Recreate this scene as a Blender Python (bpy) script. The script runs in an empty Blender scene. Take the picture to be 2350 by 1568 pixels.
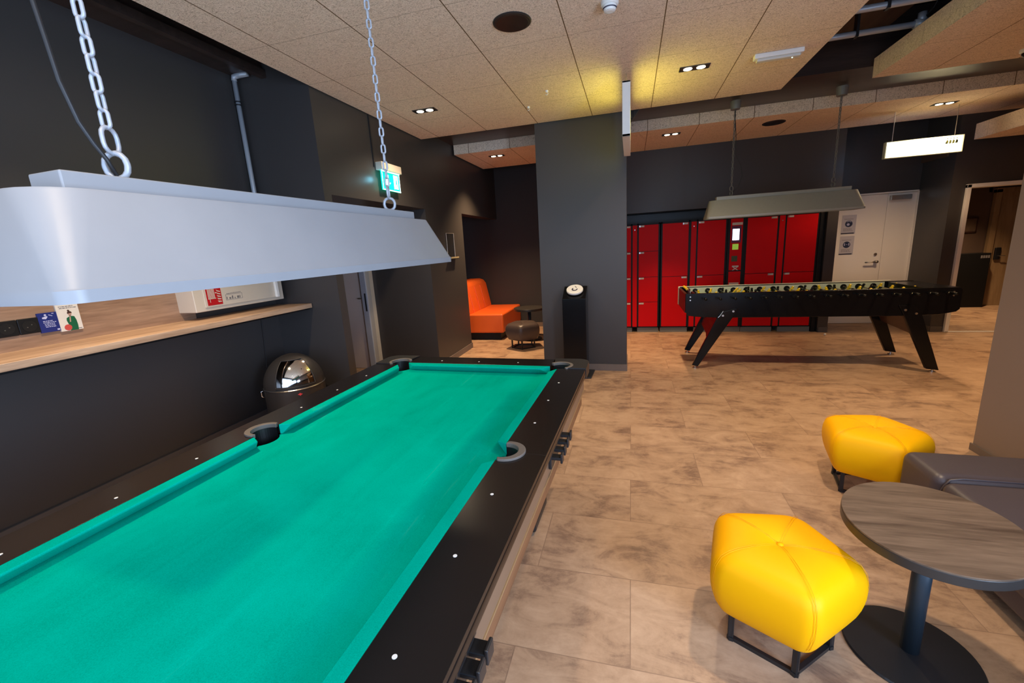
import bpy, bmesh, math, random
from mathutils import Vector, Matrix
random.seed(7)
SC = bpy.context.scene
COL = SC.collection
PI = math.pi

# ------------------------------------------------------------------ camera
H = 1.6
FPX, YAW, PITCH, ROLL = 976.942, 0.278874, 0.216499, -0.0596644
def cam_matrix():
    f = Vector((-math.sin(YAW)*math.cos(PITCH), math.cos(YAW)*math.cos(PITCH), -math.sin(PITCH)))
    rt = Vector((math.cos(YAW), math.sin(YAW), 0)); up = rt.cross(f)
    r2 = math.cos(ROLL)*rt + math.sin(ROLL)*up
    u2 = -math.sin(ROLL)*rt + math.cos(ROLL)*up
    m = Matrix((r2, u2, -f)).transposed().to_4x4()
    m.translation = Vector((0, 0, H))
    return m
cd = bpy.data.cameras.new('camera'); cam = bpy.data.objects.new('camera', cd); COL.objects.link(cam)
cd.sensor_width = 36.0; cd.lens = FPX/2350*36.0; cd.clip_start = 0.02; cd.clip_end = 100
cam.matrix_world = cam_matrix(); SC.camera = cam

# ------------------------------------------------------------------ world, daylight, exposure
w = bpy.data.worlds.new('world'); SC.world = w; w.use_nodes = True
w.node_tree.nodes['Background'].inputs[0].default_value = (0.30, 0.42, 0.62, 1)
w.node_tree.nodes['Background'].inputs[1].default_value = 0.6
SC.view_settings.view_transform = 'Standard'; SC.view_settings.look = 'None'
SC.view_settings.exposure = 0.6; SC.view_settings.gamma = 1.0; SC.view_settings.use_curve_mapping = False
def light(name, kind, loc, energy, color, rot=(0, 0, 0), parent=None, **kw):
    d = bpy.data.lights.new(name, kind); d.energy = energy; d.color = color
    for k, v in kw.items(): setattr(d, k, v)
    o = bpy.data.objects.new(name, d); COL.objects.link(o); o.location = loc; o.rotation_euler = rot
    if parent: o.parent = parent
    return o
DAY = (0.55, 0.72, 1.0)
# daylight entering by the window behind the camera
light('window_daylight', 'AREA', (-0.55, -1.21, 1.5), 64, DAY, (PI/2, 0, 0), shape='RECTANGLE', size=4.9, size_y=2.1)
light('added_side_daylight', 'AREA', (2.42, -.4, 1.5), 155, DAY, (PI/2, 0, PI/2), shape='RECTANGLE', size=1.25, size_y=1.7)  # added lamp at an unseen side window, lights the lamp hood from the right
WARM = (1.0, 0.76, 0.50); DEEP = (1.0, 0.66, 0.36)
SPOT_W = 125

SC.cycles.max_bounces = 14; SC.cycles.diffuse_bounces = 9

# ------------------------------------------------------------------ materials
def newmat(name):
    m = bpy.data.materials.new(name); m.use_nodes = True
    nt = m.node_tree; return m, nt, nt.nodes['Principled BSDF']
def N(nt, t, **kw):
    n = nt.nodes.new(t)
    for k, v in kw.items():
        if hasattr(n, k): setattr(n, k, v)
        else: n.inputs[k].default_value = v
    return n
def L(nt, a, b): nt.links.new(a, b)
def mat(name, c, rough=0.6, metal=0.0, spec=None, noise=0.06, scale=30, bump=0.0, bscale=200, coat=0, emis=None, es=0):
    m, nt, b = newmat(name)
    tc = N(nt, 'ShaderNodeTexCoord')
    nz = N(nt, 'ShaderNodeTexNoise', Scale=scale, Detail=4.0); L(nt, tc.outputs['Object'], nz.inputs['Vector'])
    hs = N(nt, 'ShaderNodeMix', data_type='RGBA')
    hs.inputs[6].default_value = tuple(x*(1-noise) for x in c)+(1,); hs.inputs[7].default_value = tuple(min(1, x*(1+noise)) for x in c)+(1,)
    L(nt, nz.outputs[0], hs.inputs[0]); L(nt, hs.outputs[2], b.inputs['Base Color'])
    b.inputs['Roughness'].default_value = rough; b.inputs['Metallic'].default_value = metal
    if spec is not None: b.inputs['Specular IOR Level'].default_value = spec
    if coat: b.inputs['Coat Weight'].default_value = coat; b.inputs['Coat Roughness'].default_value = 0.15
    if bump:
        n2 = N(nt, 'ShaderNodeTexNoise', Scale=bscale, Detail=3.0); L(nt, tc.outputs['Object'], n2.inputs['Vector'])
        bp = N(nt, 'ShaderNodeBump', Strength=bump, Distance=0.002); L(nt, n2.outputs[0], bp.inputs['Height']); L(nt, bp.outputs[0], b.inputs['Normal'])
    if emis:
        b.inputs['Emission Color'].default_value = tuple(emis)+(1,); b.inputs['Emission Strength'].default_value = es
    return m
def ramp(nt, stops):
    r = N(nt, 'ShaderNodeValToRGB'); e = r.color_ramp.elements
    while len(e) < len(stops): e.new(0.5)
    for i, (p, c) in enumerate(stops): e[i].position = p; e[i].color = tuple(c)+(1,)
    return r
def mathn(nt, op, a, b=None, c=None):
    n = N(nt, 'ShaderNodeMath', operation=op)
    for i, v in enumerate((a, b, c)):
        if v is None: continue
        if isinstance(v, (int, float)): n.inputs[i].default_value = v
        else: L(nt, v, n.inputs[i])
    return n.outputs[0]
def line_mask(nt, coord, off, pitch, width):
    a = mathn(nt, 'SUBTRACT', coord, off)
    fr = mathn(nt, 'PINGPONG', a, pitch/2)
    return mathn(nt, 'LESS_THAN', fr, width)

def ceiling_mat():
    m, nt, b = newmat('wood_wool_panel')
    g = N(nt, 'ShaderNodeNewGeometry'); sx = N(nt, 'ShaderNodeSeparateXYZ'); L(nt, g.outputs['Position'], sx.inputs[0])
    nz = N(nt, 'ShaderNodeTexNoise', Scale=62.0, Detail=4.0, Roughness=0.8, Distortion=2.2); L(nt, g.outputs['Position'], nz.inputs['Vector'])
    mp = N(nt, 'ShaderNodeMapping'); mp.inputs['Scale'].default_value = (1, 4.0, 1); mp.inputs['Rotation'].default_value = (0, 0, .5); L(nt, g.outputs['Position'], mp.inputs[0])
    n2 = N(nt, 'ShaderNodeTexNoise', Scale=45.0, Detail=4.0, Distortion=2.5); L(nt, mp.outputs[0], n2.inputs['Vector'])
    mx = mathn(nt, 'ADD', mathn(nt, 'MULTIPLY', nz.outputs[0], 0.65), mathn(nt, 'MULTIPLY', n2.outputs[0], 0.35))
    r = ramp(nt, [(0.37, (0.24, 0.16, 0.105)), (0.45, (0.66, 0.51, 0.385)), (0.53, (0.86, 0.69, 0.54)), (0.63, (0.93, 0.79, 0.66))]); L(nt, mx, r.inputs[0])
    vx = line_mask(nt, sx.outputs[0], 0.838-6.3, 1.26/2, 0.0035)
    vy = line_mask(nt, sx.outputs[1], 2.66-6.5, 1.30/2, 0.0022)
    sn = N(nt, 'ShaderNodeSeparateXYZ'); L(nt, g.outputs['True Normal'], sn.inputs[0])
    hz = mathn(nt, 'GREATER_THAN', mathn(nt, 'ABSOLUTE', sn.outputs[2]), 0.5)
    fx = mathn(nt, 'LESS_THAN', mathn(nt, 'ABSOLUTE', sn.outputs[0]), 0.5)
    msk = mathn(nt, 'MAXIMUM', mathn(nt, 'MULTIPLY', vx, fx), mathn(nt, 'MULTIPLY', mathn(nt, 'MULTIPLY', vy, 0.55), mathn(nt, 'SUBTRACT', 1.0, mathn(nt, 'MULTIPLY', fx, mathn(nt, 'SUBTRACT', 1.0, hz)))))
    mix = N(nt, 'ShaderNodeMix', data_type='RGBA'); L(nt, msk, mix.inputs[0]); L(nt, r.outputs[0], mix.inputs[6]); mix.inputs[7].default_value = (0.16, 0.095, 0.045, 1)
    L(nt, mix.outputs[2], b.inputs['Base Color']); b.inputs['Roughness'].default_value = 0.95; b.inputs['Specular IOR Level'].default_value = 0.1
    h = mathn(nt, 'SUBTRACT', mx, msk)
    bp = N(nt, 'ShaderNodeBump', Strength=0.55, Distance=0.006); L(nt, h, bp.inputs['Height']); L(nt, bp.outputs[0], b.inputs['Normal'])
    return m
def floor_mat():
    m, nt, b = newmat('concrete_look_vinyl')
    g = N(nt, 'ShaderNodeNewGeometry')
    br = N(nt, 'ShaderNodeTexBrick', offset=0.5, squash=1.0); br.inputs['Scale'].default_value = 1.0
    br.inputs['Brick Width'].default_value = 0.914; br.inputs['Row Height'].default_value = 0.457; br.inputs['Mortar Size'].default_value = 0.0022
    br.inputs['Color1'].default_value = (0.0, 0.0, 0.0, 1); br.inputs['Color2'].default_value = (1, 1, 1, 1); br.inputs['Mortar'].default_value = (0.5, 0.5, 0.5, 1)
    L(nt, g.outputs['Position'], br.inputs['Vector'])
    # each tile shifts its own print
    sh = N(nt, 'ShaderNodeVectorMath', operation='SCALE'); L(nt, br.outputs['Color'], sh.inputs[0]); sh.inputs['Scale'].default_value = 7.0
    ad = N(nt, 'ShaderNodeVectorMath', operation='ADD'); L(nt, g.outputs['Position'], ad.inputs[0]); L(nt, sh.outputs[0], ad.inputs[1])
    n1 = N(nt, 'ShaderNodeTexNoise', Scale=2.4, Detail=10.0, Roughness=0.72, Distortion=0.2); L(nt, ad.outputs[0], n1.inputs['Vector'])
    mp = N(nt, 'ShaderNodeMapping'); mp.inputs['Scale'].default_value = (1.6, 3.4, 1); L(nt, ad.outputs[0], mp.inputs[0])
    n2 = N(nt, 'ShaderNodeTexNoise', Scale=2.2, Detail=9.0, Roughness=0.72, Distortion=0.9); L(nt, mp.outputs[0], n2.inputs['Vector'])
    s = mathn(nt, 'ADD', mathn(nt, 'MULTIPLY', n1.outputs[0], 0.5), mathn(nt, 'MULTIPLY', n2.outputs[0], 0.5))
    r = ramp(nt, [(0.33, (0.13, 0.075, 0.052)), (0.42, (0.27, 0.165, 0.108)), (0.49, (0.42, 0.268, 0.168)), (0.62, (0.54, 0.36, 0.235))]); L(nt, s, r.inputs[0])
    mix = N(nt, 'ShaderNodeMix', data_type='RGBA'); mix.inputs[7].default_value = (0.20, 0.12, 0.08, 1)
    L(nt, mathn(nt, 'MULTIPLY', br.outputs['Fac'], 0.6), mix.inputs[0]); L(nt, r.outputs[0], mix.inputs[6])
    L(nt, mix.outputs[2], b.inputs['Base Color'])
    b.inputs['Roughness'].default_value = 0.42; b.inputs['Specular IOR Level'].default_value = 0.35
    bp = N(nt, 'ShaderNodeBump', Strength=0.12, Distance=0.002); L(nt, n2.outputs[0], bp.inputs['Height']); L(nt, bp.outputs[0], b.inputs['Normal'])
    return m
def wood_mat(name, dark, lightc, axis='Y', scale=7, rough=0.45, spec=.5):
    m, nt, b = newmat(name)
    g = N(nt, 'ShaderNodeTexCoord')
    mp = N(nt, 'ShaderNodeMapping'); s = {'X': (0.09, 1, 1), 'Y': (1, 0.09, 1), 'Z': (1, 1, 0.09)}[axis]
    mp.inputs['Scale'].default_value = s; L(nt, g.outputs['Object'], mp.inputs[0])
    n = N(nt, 'ShaderNodeTexNoise', Scale=float(scale)*2.2, Detail=6.0, Roughness=0.6, Distortion=0.5); L(nt, mp.outputs[0], n.inputs['Vector'])
    n2 = N(nt, 'ShaderNodeTexNoise', Scale=float(scale)*18, Detail=3.0); L(nt, mp.outputs[0], n2.inputs['Vector'])
    v = mathn(nt, 'ADD', mathn(nt, 'MULTIPLY', n.outputs[0], .75), mathn(nt, 'MULTIPLY', n2.outputs[0], .25))
    r = ramp(nt, [(0.36, dark), (0.62, lightc)]); L(nt, v, r.inputs[0]); L(nt, r.outputs[0], b.inputs['Base Color'])
    b.inputs['Roughness'].default_value = rough; b.inputs['Specular IOR Level'].default_value = spec
    return m
def felt_mat():
    m, nt, b = newmat('green_felt')
    g = N(nt, 'ShaderNodeTexCoord')
    n = N(nt, 'ShaderNodeTexNoise', Scale=420.0, Detail=3.0); L(nt, g.outputs['Object'], n.inputs['Vector'])
    n2 = N(nt, 'ShaderNodeTexNoise', Scale=3.0, Detail=5.0, Distortion=0.6); L(nt, g.outputs['Object'], n2.inputs['Vector'])
    mp = N(nt, 'ShaderNodeMapping'); mp.inputs['Scale'].default_value = (6, .7, 1); mp.inputs['Rotation'].default_value = (0, 0, 0.12); L(nt, g.outputs['Object'], mp.inputs[0])
    n3 = N(nt, 'ShaderNodeTexNoise', Scale=1.6, Detail=5.0, Roughness=.6, Distortion=1.0); L(nt, mp.outputs[0], n3.inputs['Vector'])
    v = mathn(nt, 'ADD', mathn(nt, 'MULTIPLY', n.outputs[0], .45), mathn(nt, 'ADD', mathn(nt, 'MULTIPLY', n2.outputs[0], .35), mathn(nt, 'MULTIPLY', n3.outputs[0], .20)))
    r = ramp(nt, [(0.34, (0.0, 0.30, 0.215)), (0.50, (0.0, 0.38, 0.285)), (0.68, (0.0, 0.46, 0.355))]); L(nt, v, r.inputs[0])
    # chalk marks
    ck = ramp(nt, [(0.685, (0, 0, 0)), (0.76, (1, 1, 1))]); L(nt, n3.outputs[0], ck.inputs[0])
    mix = N(nt, 'ShaderNodeMix', data_type='RGBA'); L(nt, mathn(nt, 'MULTIPLY', ck.outputs[0], .10), mix.inputs[0]); L(nt, r.outputs[0], mix.inputs[6]); mix.inputs[7].default_value = (0.12, 0.42, 0.33, 1)
    L(nt, mix.outputs[2], b.inputs['Base Color']); b.inputs['Roughness'].default_value = 0.95; b.inputs['Specular IOR Level'].default_value = 0.0
    b.inputs['Sheen Weight'].default_value = 0.0; b.inputs['Sheen Tint'].default_value = (0.1, .8, .6, 1)
    bp = N(nt, 'ShaderNodeBump', Strength=0.2, Distance=0.001); L(nt, n.outputs[0], bp.inputs['Height']); L(nt, bp.outputs[0], b.inputs['Normal'])
    return m
def glass_mat(name):
    m, nt, b = newmat(name)
    b.inputs['Base Color'].default_value = (0.95, 0.97, 1, 1); b.inputs['Transmission Weight'].default_value = 1.0
    b.inputs['Roughness'].default_value = 0.02; b.inputs['IOR'].default_value = 1.12
    return m
M = {}
M['ceil'] = ceiling_mat(); M['floor'] = floor_mat(); M['felt'] = felt_mat()
M['wall'] = mat('charcoal_wall_paint', (0.046, 0.041, 0.0405), 0.42, noise=.04, scale=2, bump=.05, bscale=120, spec=.5)
M['wall_dark'] = mat('dark_wall_paint', (0.030, 0.028, 0.030), 0.7, noise=.05, scale=2)
M['void'] = mat('black_void_paint', (0.010, 0.010, 0.011), 0.9)
M['beam'] = wood_mat('dark_stained_beam', (0.030, 0.020, 0.017), (0.055, 0.036, 0.03), 'X', 6, 0.35)
M['plank'] = wood_mat('brown_soffit_plank', (0.045, 0.028, 0.02), (0.085, 0.055, 0.04), 'Y', 4, 0.6)
M['skirt'] = mat('concrete_look_skirting', (0.17, 0.13, 0.11), 0.5, noise=.25, scale=6)
M['skirt_dk'] = mat('dark_skirting', (0.085, 0.072, 0.068), 0.5, noise=.1, scale=6)
M['rail'] = mat('black_rail_laminate', (0.008, 0.006, 0.006), 0.25, noise=.1, spec=.35)
M['casting'] = mat('black_textured_plastic', (0.014, 0.013, 0.014), 0.38, bump=.4, bscale=350)
M['rubber'] = mat('pocket_rubber', (0.13, 0.11, 0.095), 0.6, bump=.5, bscale=300)
M['pocketblk'] = mat('pocket_black', (0.006, 0.006, 0.007), 0.4)
M['white'] = mat('white_plastic', (0.80, 0.79, 0.76), 0.45, noise=.02)
M['whitepaint'] = mat('white_door_paint', (0.78, 0.74, 0.69), 0.4, noise=.02, scale=3)
M['hood'] = mat('light_grey_lamp_paint', (0.275, 0.285, 0.305), 0.45, noise=.10, scale=5, metal=.0)
M['chain'] = mat('galvanised_chain', (0.42, 0.45, 0.50), 0.5, metal=.35)
M['chaindk'] = mat('dull_grey_chain', (0.16, 0.155, 0.145), 0.5, metal=.4)
M['cable'] = mat('black_cable', (0.012, 0.012, 0.014), 0.5)
M['bronze'] = mat('bronze_apron', (0.26, 0.17, 0.11), 0.38, metal=.35, noise=.08, scale=4)
M['gold'] = mat('brass_trim', (0.45, 0.32, 0.17), 0.4, metal=.6)
M['cab'] = wood_mat('cherry_cabinet', (0.13, 0.055, 0.025), (0.24, 0.11, 0.05), 'Y', 6, .4)
M['blackmetal'] = mat('black_powder_coated_metal', (0.014, 0.014, 0.016), 0.38, noise=.1)
M['poleblue'] = mat('blue_black_metal', (0.022, 0.036, 0.052), 0.42, metal=.3)
M['yellow'] = mat('yellow_leather', (1.0, 0.475, 0.0), 0.5, spec=.16, noise=.03, scale=8, bump=.12, bscale=260)
M['yseam'] = mat('yellow_seam', (0.85, 0.42, 0.0), 0.5)
M['brownl'] = mat('dark_brown_leather', (0.070, 0.050, 0.045), 0.36, noise=.08, scale=8, bump=.15, bscale=200)
M['sofal'] = mat('grey_brown_leather', (0.075, 0.058, 0.064), 0.40, noise=.08, scale=5, bump=.15, bscale=220)
M['orange'] = mat('orange_leather', (0.80, 0.125, 0.018), 0.38, noise=.05, scale=6)
M['tabletop'] = wood_mat('grey_brown_walnut', (0.075, 0.047, 0.031), (0.205, 0.138, 0.092), 'X', 6, .40, .35)
M['tableedge'] = mat('dark_table_edge', (0.03, 0.026, 0.024), 0.4)
M['shelf'] = wood_mat('oak_shelf', (0.30, 0.18, 0.11), (0.55, 0.37, 0.245), 'Y', 5, .42)
M['shelfdk'] = wood_mat('oak_backboard', (0.19, 0.11, 0.07), (0.36, 0.225, 0.145), 'Y', 5, .42)
M['red'] = mat('red_locker_paint', (0.62, 0.003, 0.006), 0.5, spec=.12, noise=.05, scale=3)
M['lockblk'] = mat('black_locker_frame', (0.006, 0.006, 0.007), 0.5, spec=.25)
M['grey'] = mat('grey_plinth', (0.16, 0.16, 0.15), 0.5)
M['label'] = mat('white_label', (0.62, 0.58, 0.52), 0.5)
M['ink'] = mat('dark_ink', (0.03, 0.03, 0.06), 0.6)
M['greyink'] = mat('grey_ink', (0.16, 0.15, 0.16), 0.6)
M['foosblk'] = mat('black_gloss_laminate', (0.004, 0.004, 0.005), 0.2, noise=.1, spec=.25)
M['foosin'] = mat('pale_green_inner_wall', (0.72, 0.73, 0.56), 0.4)
M['foosfield'] = mat('green_playfield', (0.05, 0.22, 0.06), 0.3)
M['fyellow'] = mat('yellow_plastic', (0.85, 0.60, 0.02), 0.3)
M['fblack'] = mat('black_plastic', (0.004, 0.004, 0.004), 0.35, spec=.3)
M['maroon'] = mat('maroon_panel', (0.06, 0.012, 0.014), 0.3)
M['brace'] = wood_mat('brown_leg_brace', (0.05, 0.022, 0.014), (0.09, 0.04, 0.025), 'Y', 5, .3)
M['chrome'] = mat('chrome', (0.80, 0.78, 0.76), 0.06, metal=1.0, noise=0)
M['steel'] = mat('brushed_steel', (0.6, 0.58, 0.55), 0.3, metal=1.0)
M['pipe'] = mat('zinc_pipe', (0.42, 0.45, 0.50), 0.4, metal=.3)
M['binm'] = mat('graphite_bin_metal', (0.060, 0.053, 0.050), 0.42, metal=.5, noise=.05, spec=.4)
M['logored'] = mat('red_emblem', (0.75, 0.06, 0.07), 0.4)
M['cream'] = mat('cream_cabinet_paint', (0.56, 0.50, 0.42), 0.4, noise=.02)
M['signred'] = mat('fire_sign_red', (0.42, 0.006, 0.012), 0.4)
M['bluecard'] = mat('blue_card', (0.008, 0.018, 0.14), 0.45)
M['lilac'] = mat('pale_lilac_print', (0.45, 0.46, 0.65), 0.5)
M['greencloth'] = mat('green_print', (0.0, 0.09, 0.035), 0.5)
M['skin'] = mat('skin_print', (0.42, 0.26, 0.2), 0.5)
M['hair'] = mat('dark_hair_print', (0.05, 0.02, 0.015), 0.5)
M['redprint'] = mat('red_print', (0.48, 0.06, 0.05), 0.5)
M['beige'] = wood_mat('beige_wood_door', (0.24, 0.15, 0.075), (0.36, 0.24, 0.13), 'Z', 4, .45)
M['corrwall'] = mat('brown_corridor_wall', (0.10, 0.062, 0.045), 0.6)
M['glass'] = glass_mat('clear_acrylic')
M['lamp_on'] = mat('lit_lamp', (1, .9, .7), 0.4, emis=(1.0, 0.86, 0.62), es=9)
M['sign_y'] = mat('yellow_lit_panel', (0.9, 0.85, 0.3), 0.4, emis=(1.0, 0.94, 0.14), es=2.7)
M['sign_w'] = mat('white_lit_panel', (0.9, 1, 0.85), 0.4, emis=(0.93, 1.0, 0.80), es=1.5)
M['signicon'] = mat('dark_sign_icon', (0.05, 0.06, 0.01), 0.5)
M['signfaint'] = mat('faint_sign_print', (0.9, 1, .85), 0.5, emis=(0.93, 1.0, 0.86), es=.52)
M['exitg'] = mat('green_lit_panel', (0.0, .5, .35), 0.4, emis=(0.0, 0.62, 0.36), es=1.0)
M['exitw'] = mat('white_lit_pictogram', (.8, 1, .95), 0.4, emis=(0.62, 1.0, 0.92), es=2.2)
M['screen'] = mat('lit_screen', (.8, .9, 1), 0.3, emis=(0.80, 0.90, 1.0), es=2.2)
M['screeng'] = mat('green_display', (.3, .5, .05), 0.3, emis=(0.30, 0.50, 0.05), es=0.35)
M['purple'] = mat('purple_bezel', (0.10, 0.01, 0.06), 0.4)

# ------------------------------------------------------------------ mesh helpers
def nb(): return bmesh.new()
def box(bm, x0, x1, y0, y1, z0, z1, mx=None):
    vs = [bm.verts.new((x, y, z)) for z in (z0, z1) for y in (y0, y1) for x in (x0, x1)]
    for f in ((0, 2, 3, 1), (4, 5, 7, 6), (0, 1, 5, 4), (2, 6, 7, 3), (0, 4, 6, 2), (1, 3, 7, 5)):
        bm.faces.new([vs[i] for i in f])
    if mx is not None:
        for v in vs: v.co = mx @ v.co
    return vs
def prism(bm, pts, h0, h1, fr=None):
    """pts 2D (a,b) extruded along c from h0 to h1; fr maps (a,b,c) to xyz"""
    fr = fr or (lambda a, b, c: (a, b, c))
    n = len(pts)
    lo = [bm.verts.new(fr(a, b, h0)) for a, b in pts]; hi = [bm.verts.new(fr(a, b, h1)) for a, b in pts]
    bm.faces.new(lo[::-1]); bm.faces.new(hi)
    for i in range(n): bm.faces.new((lo[i], lo[(i+1) % n], hi[(i+1) % n], hi[i]))
def plate(bm, pts, O, U, V, t=0.001):
    O, U, V = Vector(O), Vector(U).normalized(), Vector(V).normalized(); Nn = U.cross(V)
    prism(bm, pts, 0, t, lambda a, b, c: O+U*a+V*b+Nn*c)
def rect(x0, y0, x1, y1): return [(x0, y0), (x1, y0), (x1, y1), (x0, y1)]
def circ(cx, cy, r, n=24, ry=None): return [(cx+r*math.cos(2*PI*i/n), cy+(ry or r)*math.sin(2*PI*i/n)) for i in range(n)]
def arcp(cx, cy, r, a0, a1, n=12): return [(cx+r*math.cos(a0+(a1-a0)*i/n), cy+r*math.sin(a0+(a1-a0)*i/n)) for i in range(n+1)]
def lathe(bm, prof, c=(0, 0, 0), seg=32, cap0=True, cap1=True):
    rings = []
    for r, z in prof:
        rings.append([bm.verts.new((c[0]+r*math.cos(2*PI*i/seg), c[1]+r*math.sin(2*PI*i/seg), c[2]+z)) for i in range(seg)])
    for a, b in zip(rings, rings[1:]):
        for i in range(seg): bm.faces.new((a[i], a[(i+1) % seg], b[(i+1) % seg], b[i]))
    if cap0: bm.faces.new(rings[0][::-1])
    if cap1: bm.faces.new(rings[-1])
def tube(bm, pts, r, seg=8, closed=False, normal=None):
    P = [Vector(p) for p in pts]; n = len(P); rings = []
    ref = Vector(normal) if normal else None
    for i in range(n):
        if closed: t = P[(i+1) % n]-P[i-1]
        else: t = P[min(i+1, n-1)]-P[max(i-1, 0)]
        t.normalize()
        if ref is None:
            ref = Vector((0, 0, 1)) if abs(t.z) < .9 else Vector((1, 0, 0))
        a = t.cross(ref)
        if a.length < 1e-5: a = t.orthogonal()
        a.normalize(); b = t.cross(a).normalized()
        if not normal: ref = -b if (-b).dot(ref) > 0 else b
        rings.append([bm.verts.new(P[i]+a*(r*math.cos(2*PI*k/seg))+b*(r*math.sin(2*PI*k/seg))) for k in range(seg)])
    rng = range(n) if closed else range(n-1)
    for i in rng:
        A, B = rings[i], rings[(i+1) % n]
        for k in range(seg): bm.faces.new((A[k], A[(k+1) % seg], B[(k+1) % seg], B[k]))
    if not closed: bm.faces.new(rings[0][::-1]); bm.faces.new(rings[-1])
def cyl(bm, p0, p1, r, seg=16, r1=None):
    p0, p1 = Vector(p0), Vector(p1); t = (p1-p0).normalized(); a = t.orthogonal().normalized(); b = t.cross(a)
    A = [bm.verts.new(p0+a*(r*math.cos(2*PI*k/seg))+b*(r*math.sin(2*PI*k/seg))) for k in range(seg)]
    r1 = r if r1 is None else r1
    B = [bm.verts.new(p1+a*(r1*math.cos(2*PI*k/seg))+b*(r1*math.sin(2*PI*k/seg))) for k in range(seg)]
    for k in range(seg): bm.faces.new((A[k], A[(k+1) % seg], B[(k+1) % seg], B[k]))
    bm.faces.new(A[::-1]); bm.faces.new(B)
ROOT = {}
def mobj(name, bm, m, parent=None, bevel=0, smooth=False, seg=2, subd=0, sharp=0):
    """one mesh object; geometry given in world coordinates unless the parent root is registered with identity"""
    bmesh.ops.recalc_face_normals(bm, faces=bm.faces)
    inv = ROOT.get(parent.name) if parent else None
    if inv is not None: bm.transform(inv)
    me = bpy.data.meshes.new(name); bm.to_mesh(me); bm.free()
    for mm in (m if isinstance(m, (list, tuple)) else [m]): me.materials.append(M[mm] if isinstance(mm, str) else mm)
    o = bpy.data.objects.new(name, me); COL.objects.link(o)
    if parent:
        o.parent = parent
        if inv is not None: ROOT[o.name] = inv
    if smooth:
        for p in me.polygons: p.use_smooth = True
    if sharp:
        for p in me.polygons: p.use_smooth = True
        me.set_sharp_from_angle(angle=math.radians(sharp))
    if bevel:
        b = o.modifiers.new('bevel', 'BEVEL'); b.width = bevel; b.segments = seg; b.limit_method = 'ANGLE'; b.angle_limit = math.radians(40)
        for p in me.polygons: p.use_smooth = True
        b.harden_normals = False
        ws = o.modifiers.new('wn', 'WEIGHTED_NORMAL'); ws.keep_sharp = True
    if subd:
        s = o.modifiers.new('sub', 'SUBSURF'); s.levels = subd; s.render_levels = subd
    return o
def tag(o, label, cat, group=None):
    o['label'] = label; o['category'] = cat
    if group: o['group'] = group
    return o
def thing(name, loc, label, cat, group=None, rotz=0):
    o = bpy.data.objects.new(name, None); COL.objects.link(o); o.location = loc; o.rotation_euler = (0, 0, rotz)
    o.empty_display_size = .1
    ROOT[o.name] = (Matrix.Translation(Vector(loc)) @ Matrix.Rotation(rotz, 4, 'Z')).inverted()
    return tag(o, label, cat, group)
def part(root, name, build, m, label=None, **kw):
    bm = nb(); build(bm); o = mobj(name, bm, m, root, **kw)
    if label: o['label'] = label
    return o
def struct(name, build, m, **kw):
    bm = nb(); build(bm); o = mobj(name, bm, m, **kw); o['kind'] = 'structure'; return o
def copy_tree(o, parent=None):
    c = o.copy(); COL.objects.link(c)
    if parent: c.parent = parent
    for ch in list(o.children): copy_tree(ch, c)
    return c
def B(*a): return lambda bm: box(bm, *a)
def BB(*lst): return lambda bm: [box(bm, *a) for a in lst]

# ------------------------------------------------------------------ the setting
struct('floor', B(-5.2, 8.0, -1.9, 11.0, -0.1, 0), 'floor')
ZT = 3.75
struct('ceiling', B(-5.2, 8.0, -1.9, 11.0, ZT, ZT+.1), 'void')
struct('ceiling', B(-2.555, 1.452, -1.75, 5.31, 3.0, 3.03), 'ceil')           # main island
struct('ceiling', B(-2.545, 7.4, 6.36, 7.69, 3.0, 3.17), 'ceil')              # back island with fascia
struct('ceiling', B(2.25, 7.4, 3.62, 5.36, 3.0, 3.17), 'ceil')                # right island
struct('ceiling', B(4.33, 7.4, 4.6, 7.42, 2.63, 2.82), 'ceil')                # low island by the doorway
struct('trim_beam', B(-2.57, 7.4, 5.45, 6.34, 3.13, 3.6), 'beam')
struct('trim_soffit', B(1.1, 2.32, -1.5, 5.45, 3.42, 3.5), 'plank')
struct('trim_wall_top', BB((-3.29, -3.0, -1.75, 3.33, 3.17, 3.3), (-3.02, -2.97, -1.75, 3.33, 3.12, 3.18)), 'beam')
# left side
struct('wall_left', BB((-3.5, -3.29, -1.8, 3.33, 0, ZT)), 'wall')
struct('wall_left_corner', BB((-4.6, -2.57, 3.33, 3.43, 0, ZT), (-4.6, -2.57, 3.43, 5.26, 2.155, ZT),
       (-4.6, -2.57, 5.26, 6.53, 0, ZT), (-2.77, -2.57, 6.53, 8.4, 2.17, ZT), (-4.7, -4.6, 3.33, 8.4, 0, ZT)), 'wall')
struct('wall_lounge', BB((-3.45, -3.35, 6.53, 8.4, 0, 2.3), (-3.45, -2.60, 6.55, 8.39, 2.3, 2.35), (-4.6, -0.8, 8.4, 8.5, 0, ZT), (-0.9, -0.8, 7.7, 8.4, 0, ZT)), 'wall_dark')
struct('baseboard_left', BB((-3.29, -3.275, -1.8, 3.33, 0, 0.26)), 'skirt_dk')
struct('baseboard_left_corner', BB((-2.57, -2.558, 5.26, 6.53, 0, .085), (-3.35, -2.558, 6.53, 6.542, 0, .085)), 'skirt')
struct('baseboard_lounge', BB((-3.3, -0.9, 8.388, 8.4, 0, .085)), 'skirt')
# pillar
struct('wall_pillar', B(-1.10, -0.05, 5.345, 5.85, 0, 3.13), 'wall')
struct('baseboard_pillar', B(-1.105, -0.043, 5.333, 5.86, 0, .085), 'skirt')
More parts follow.
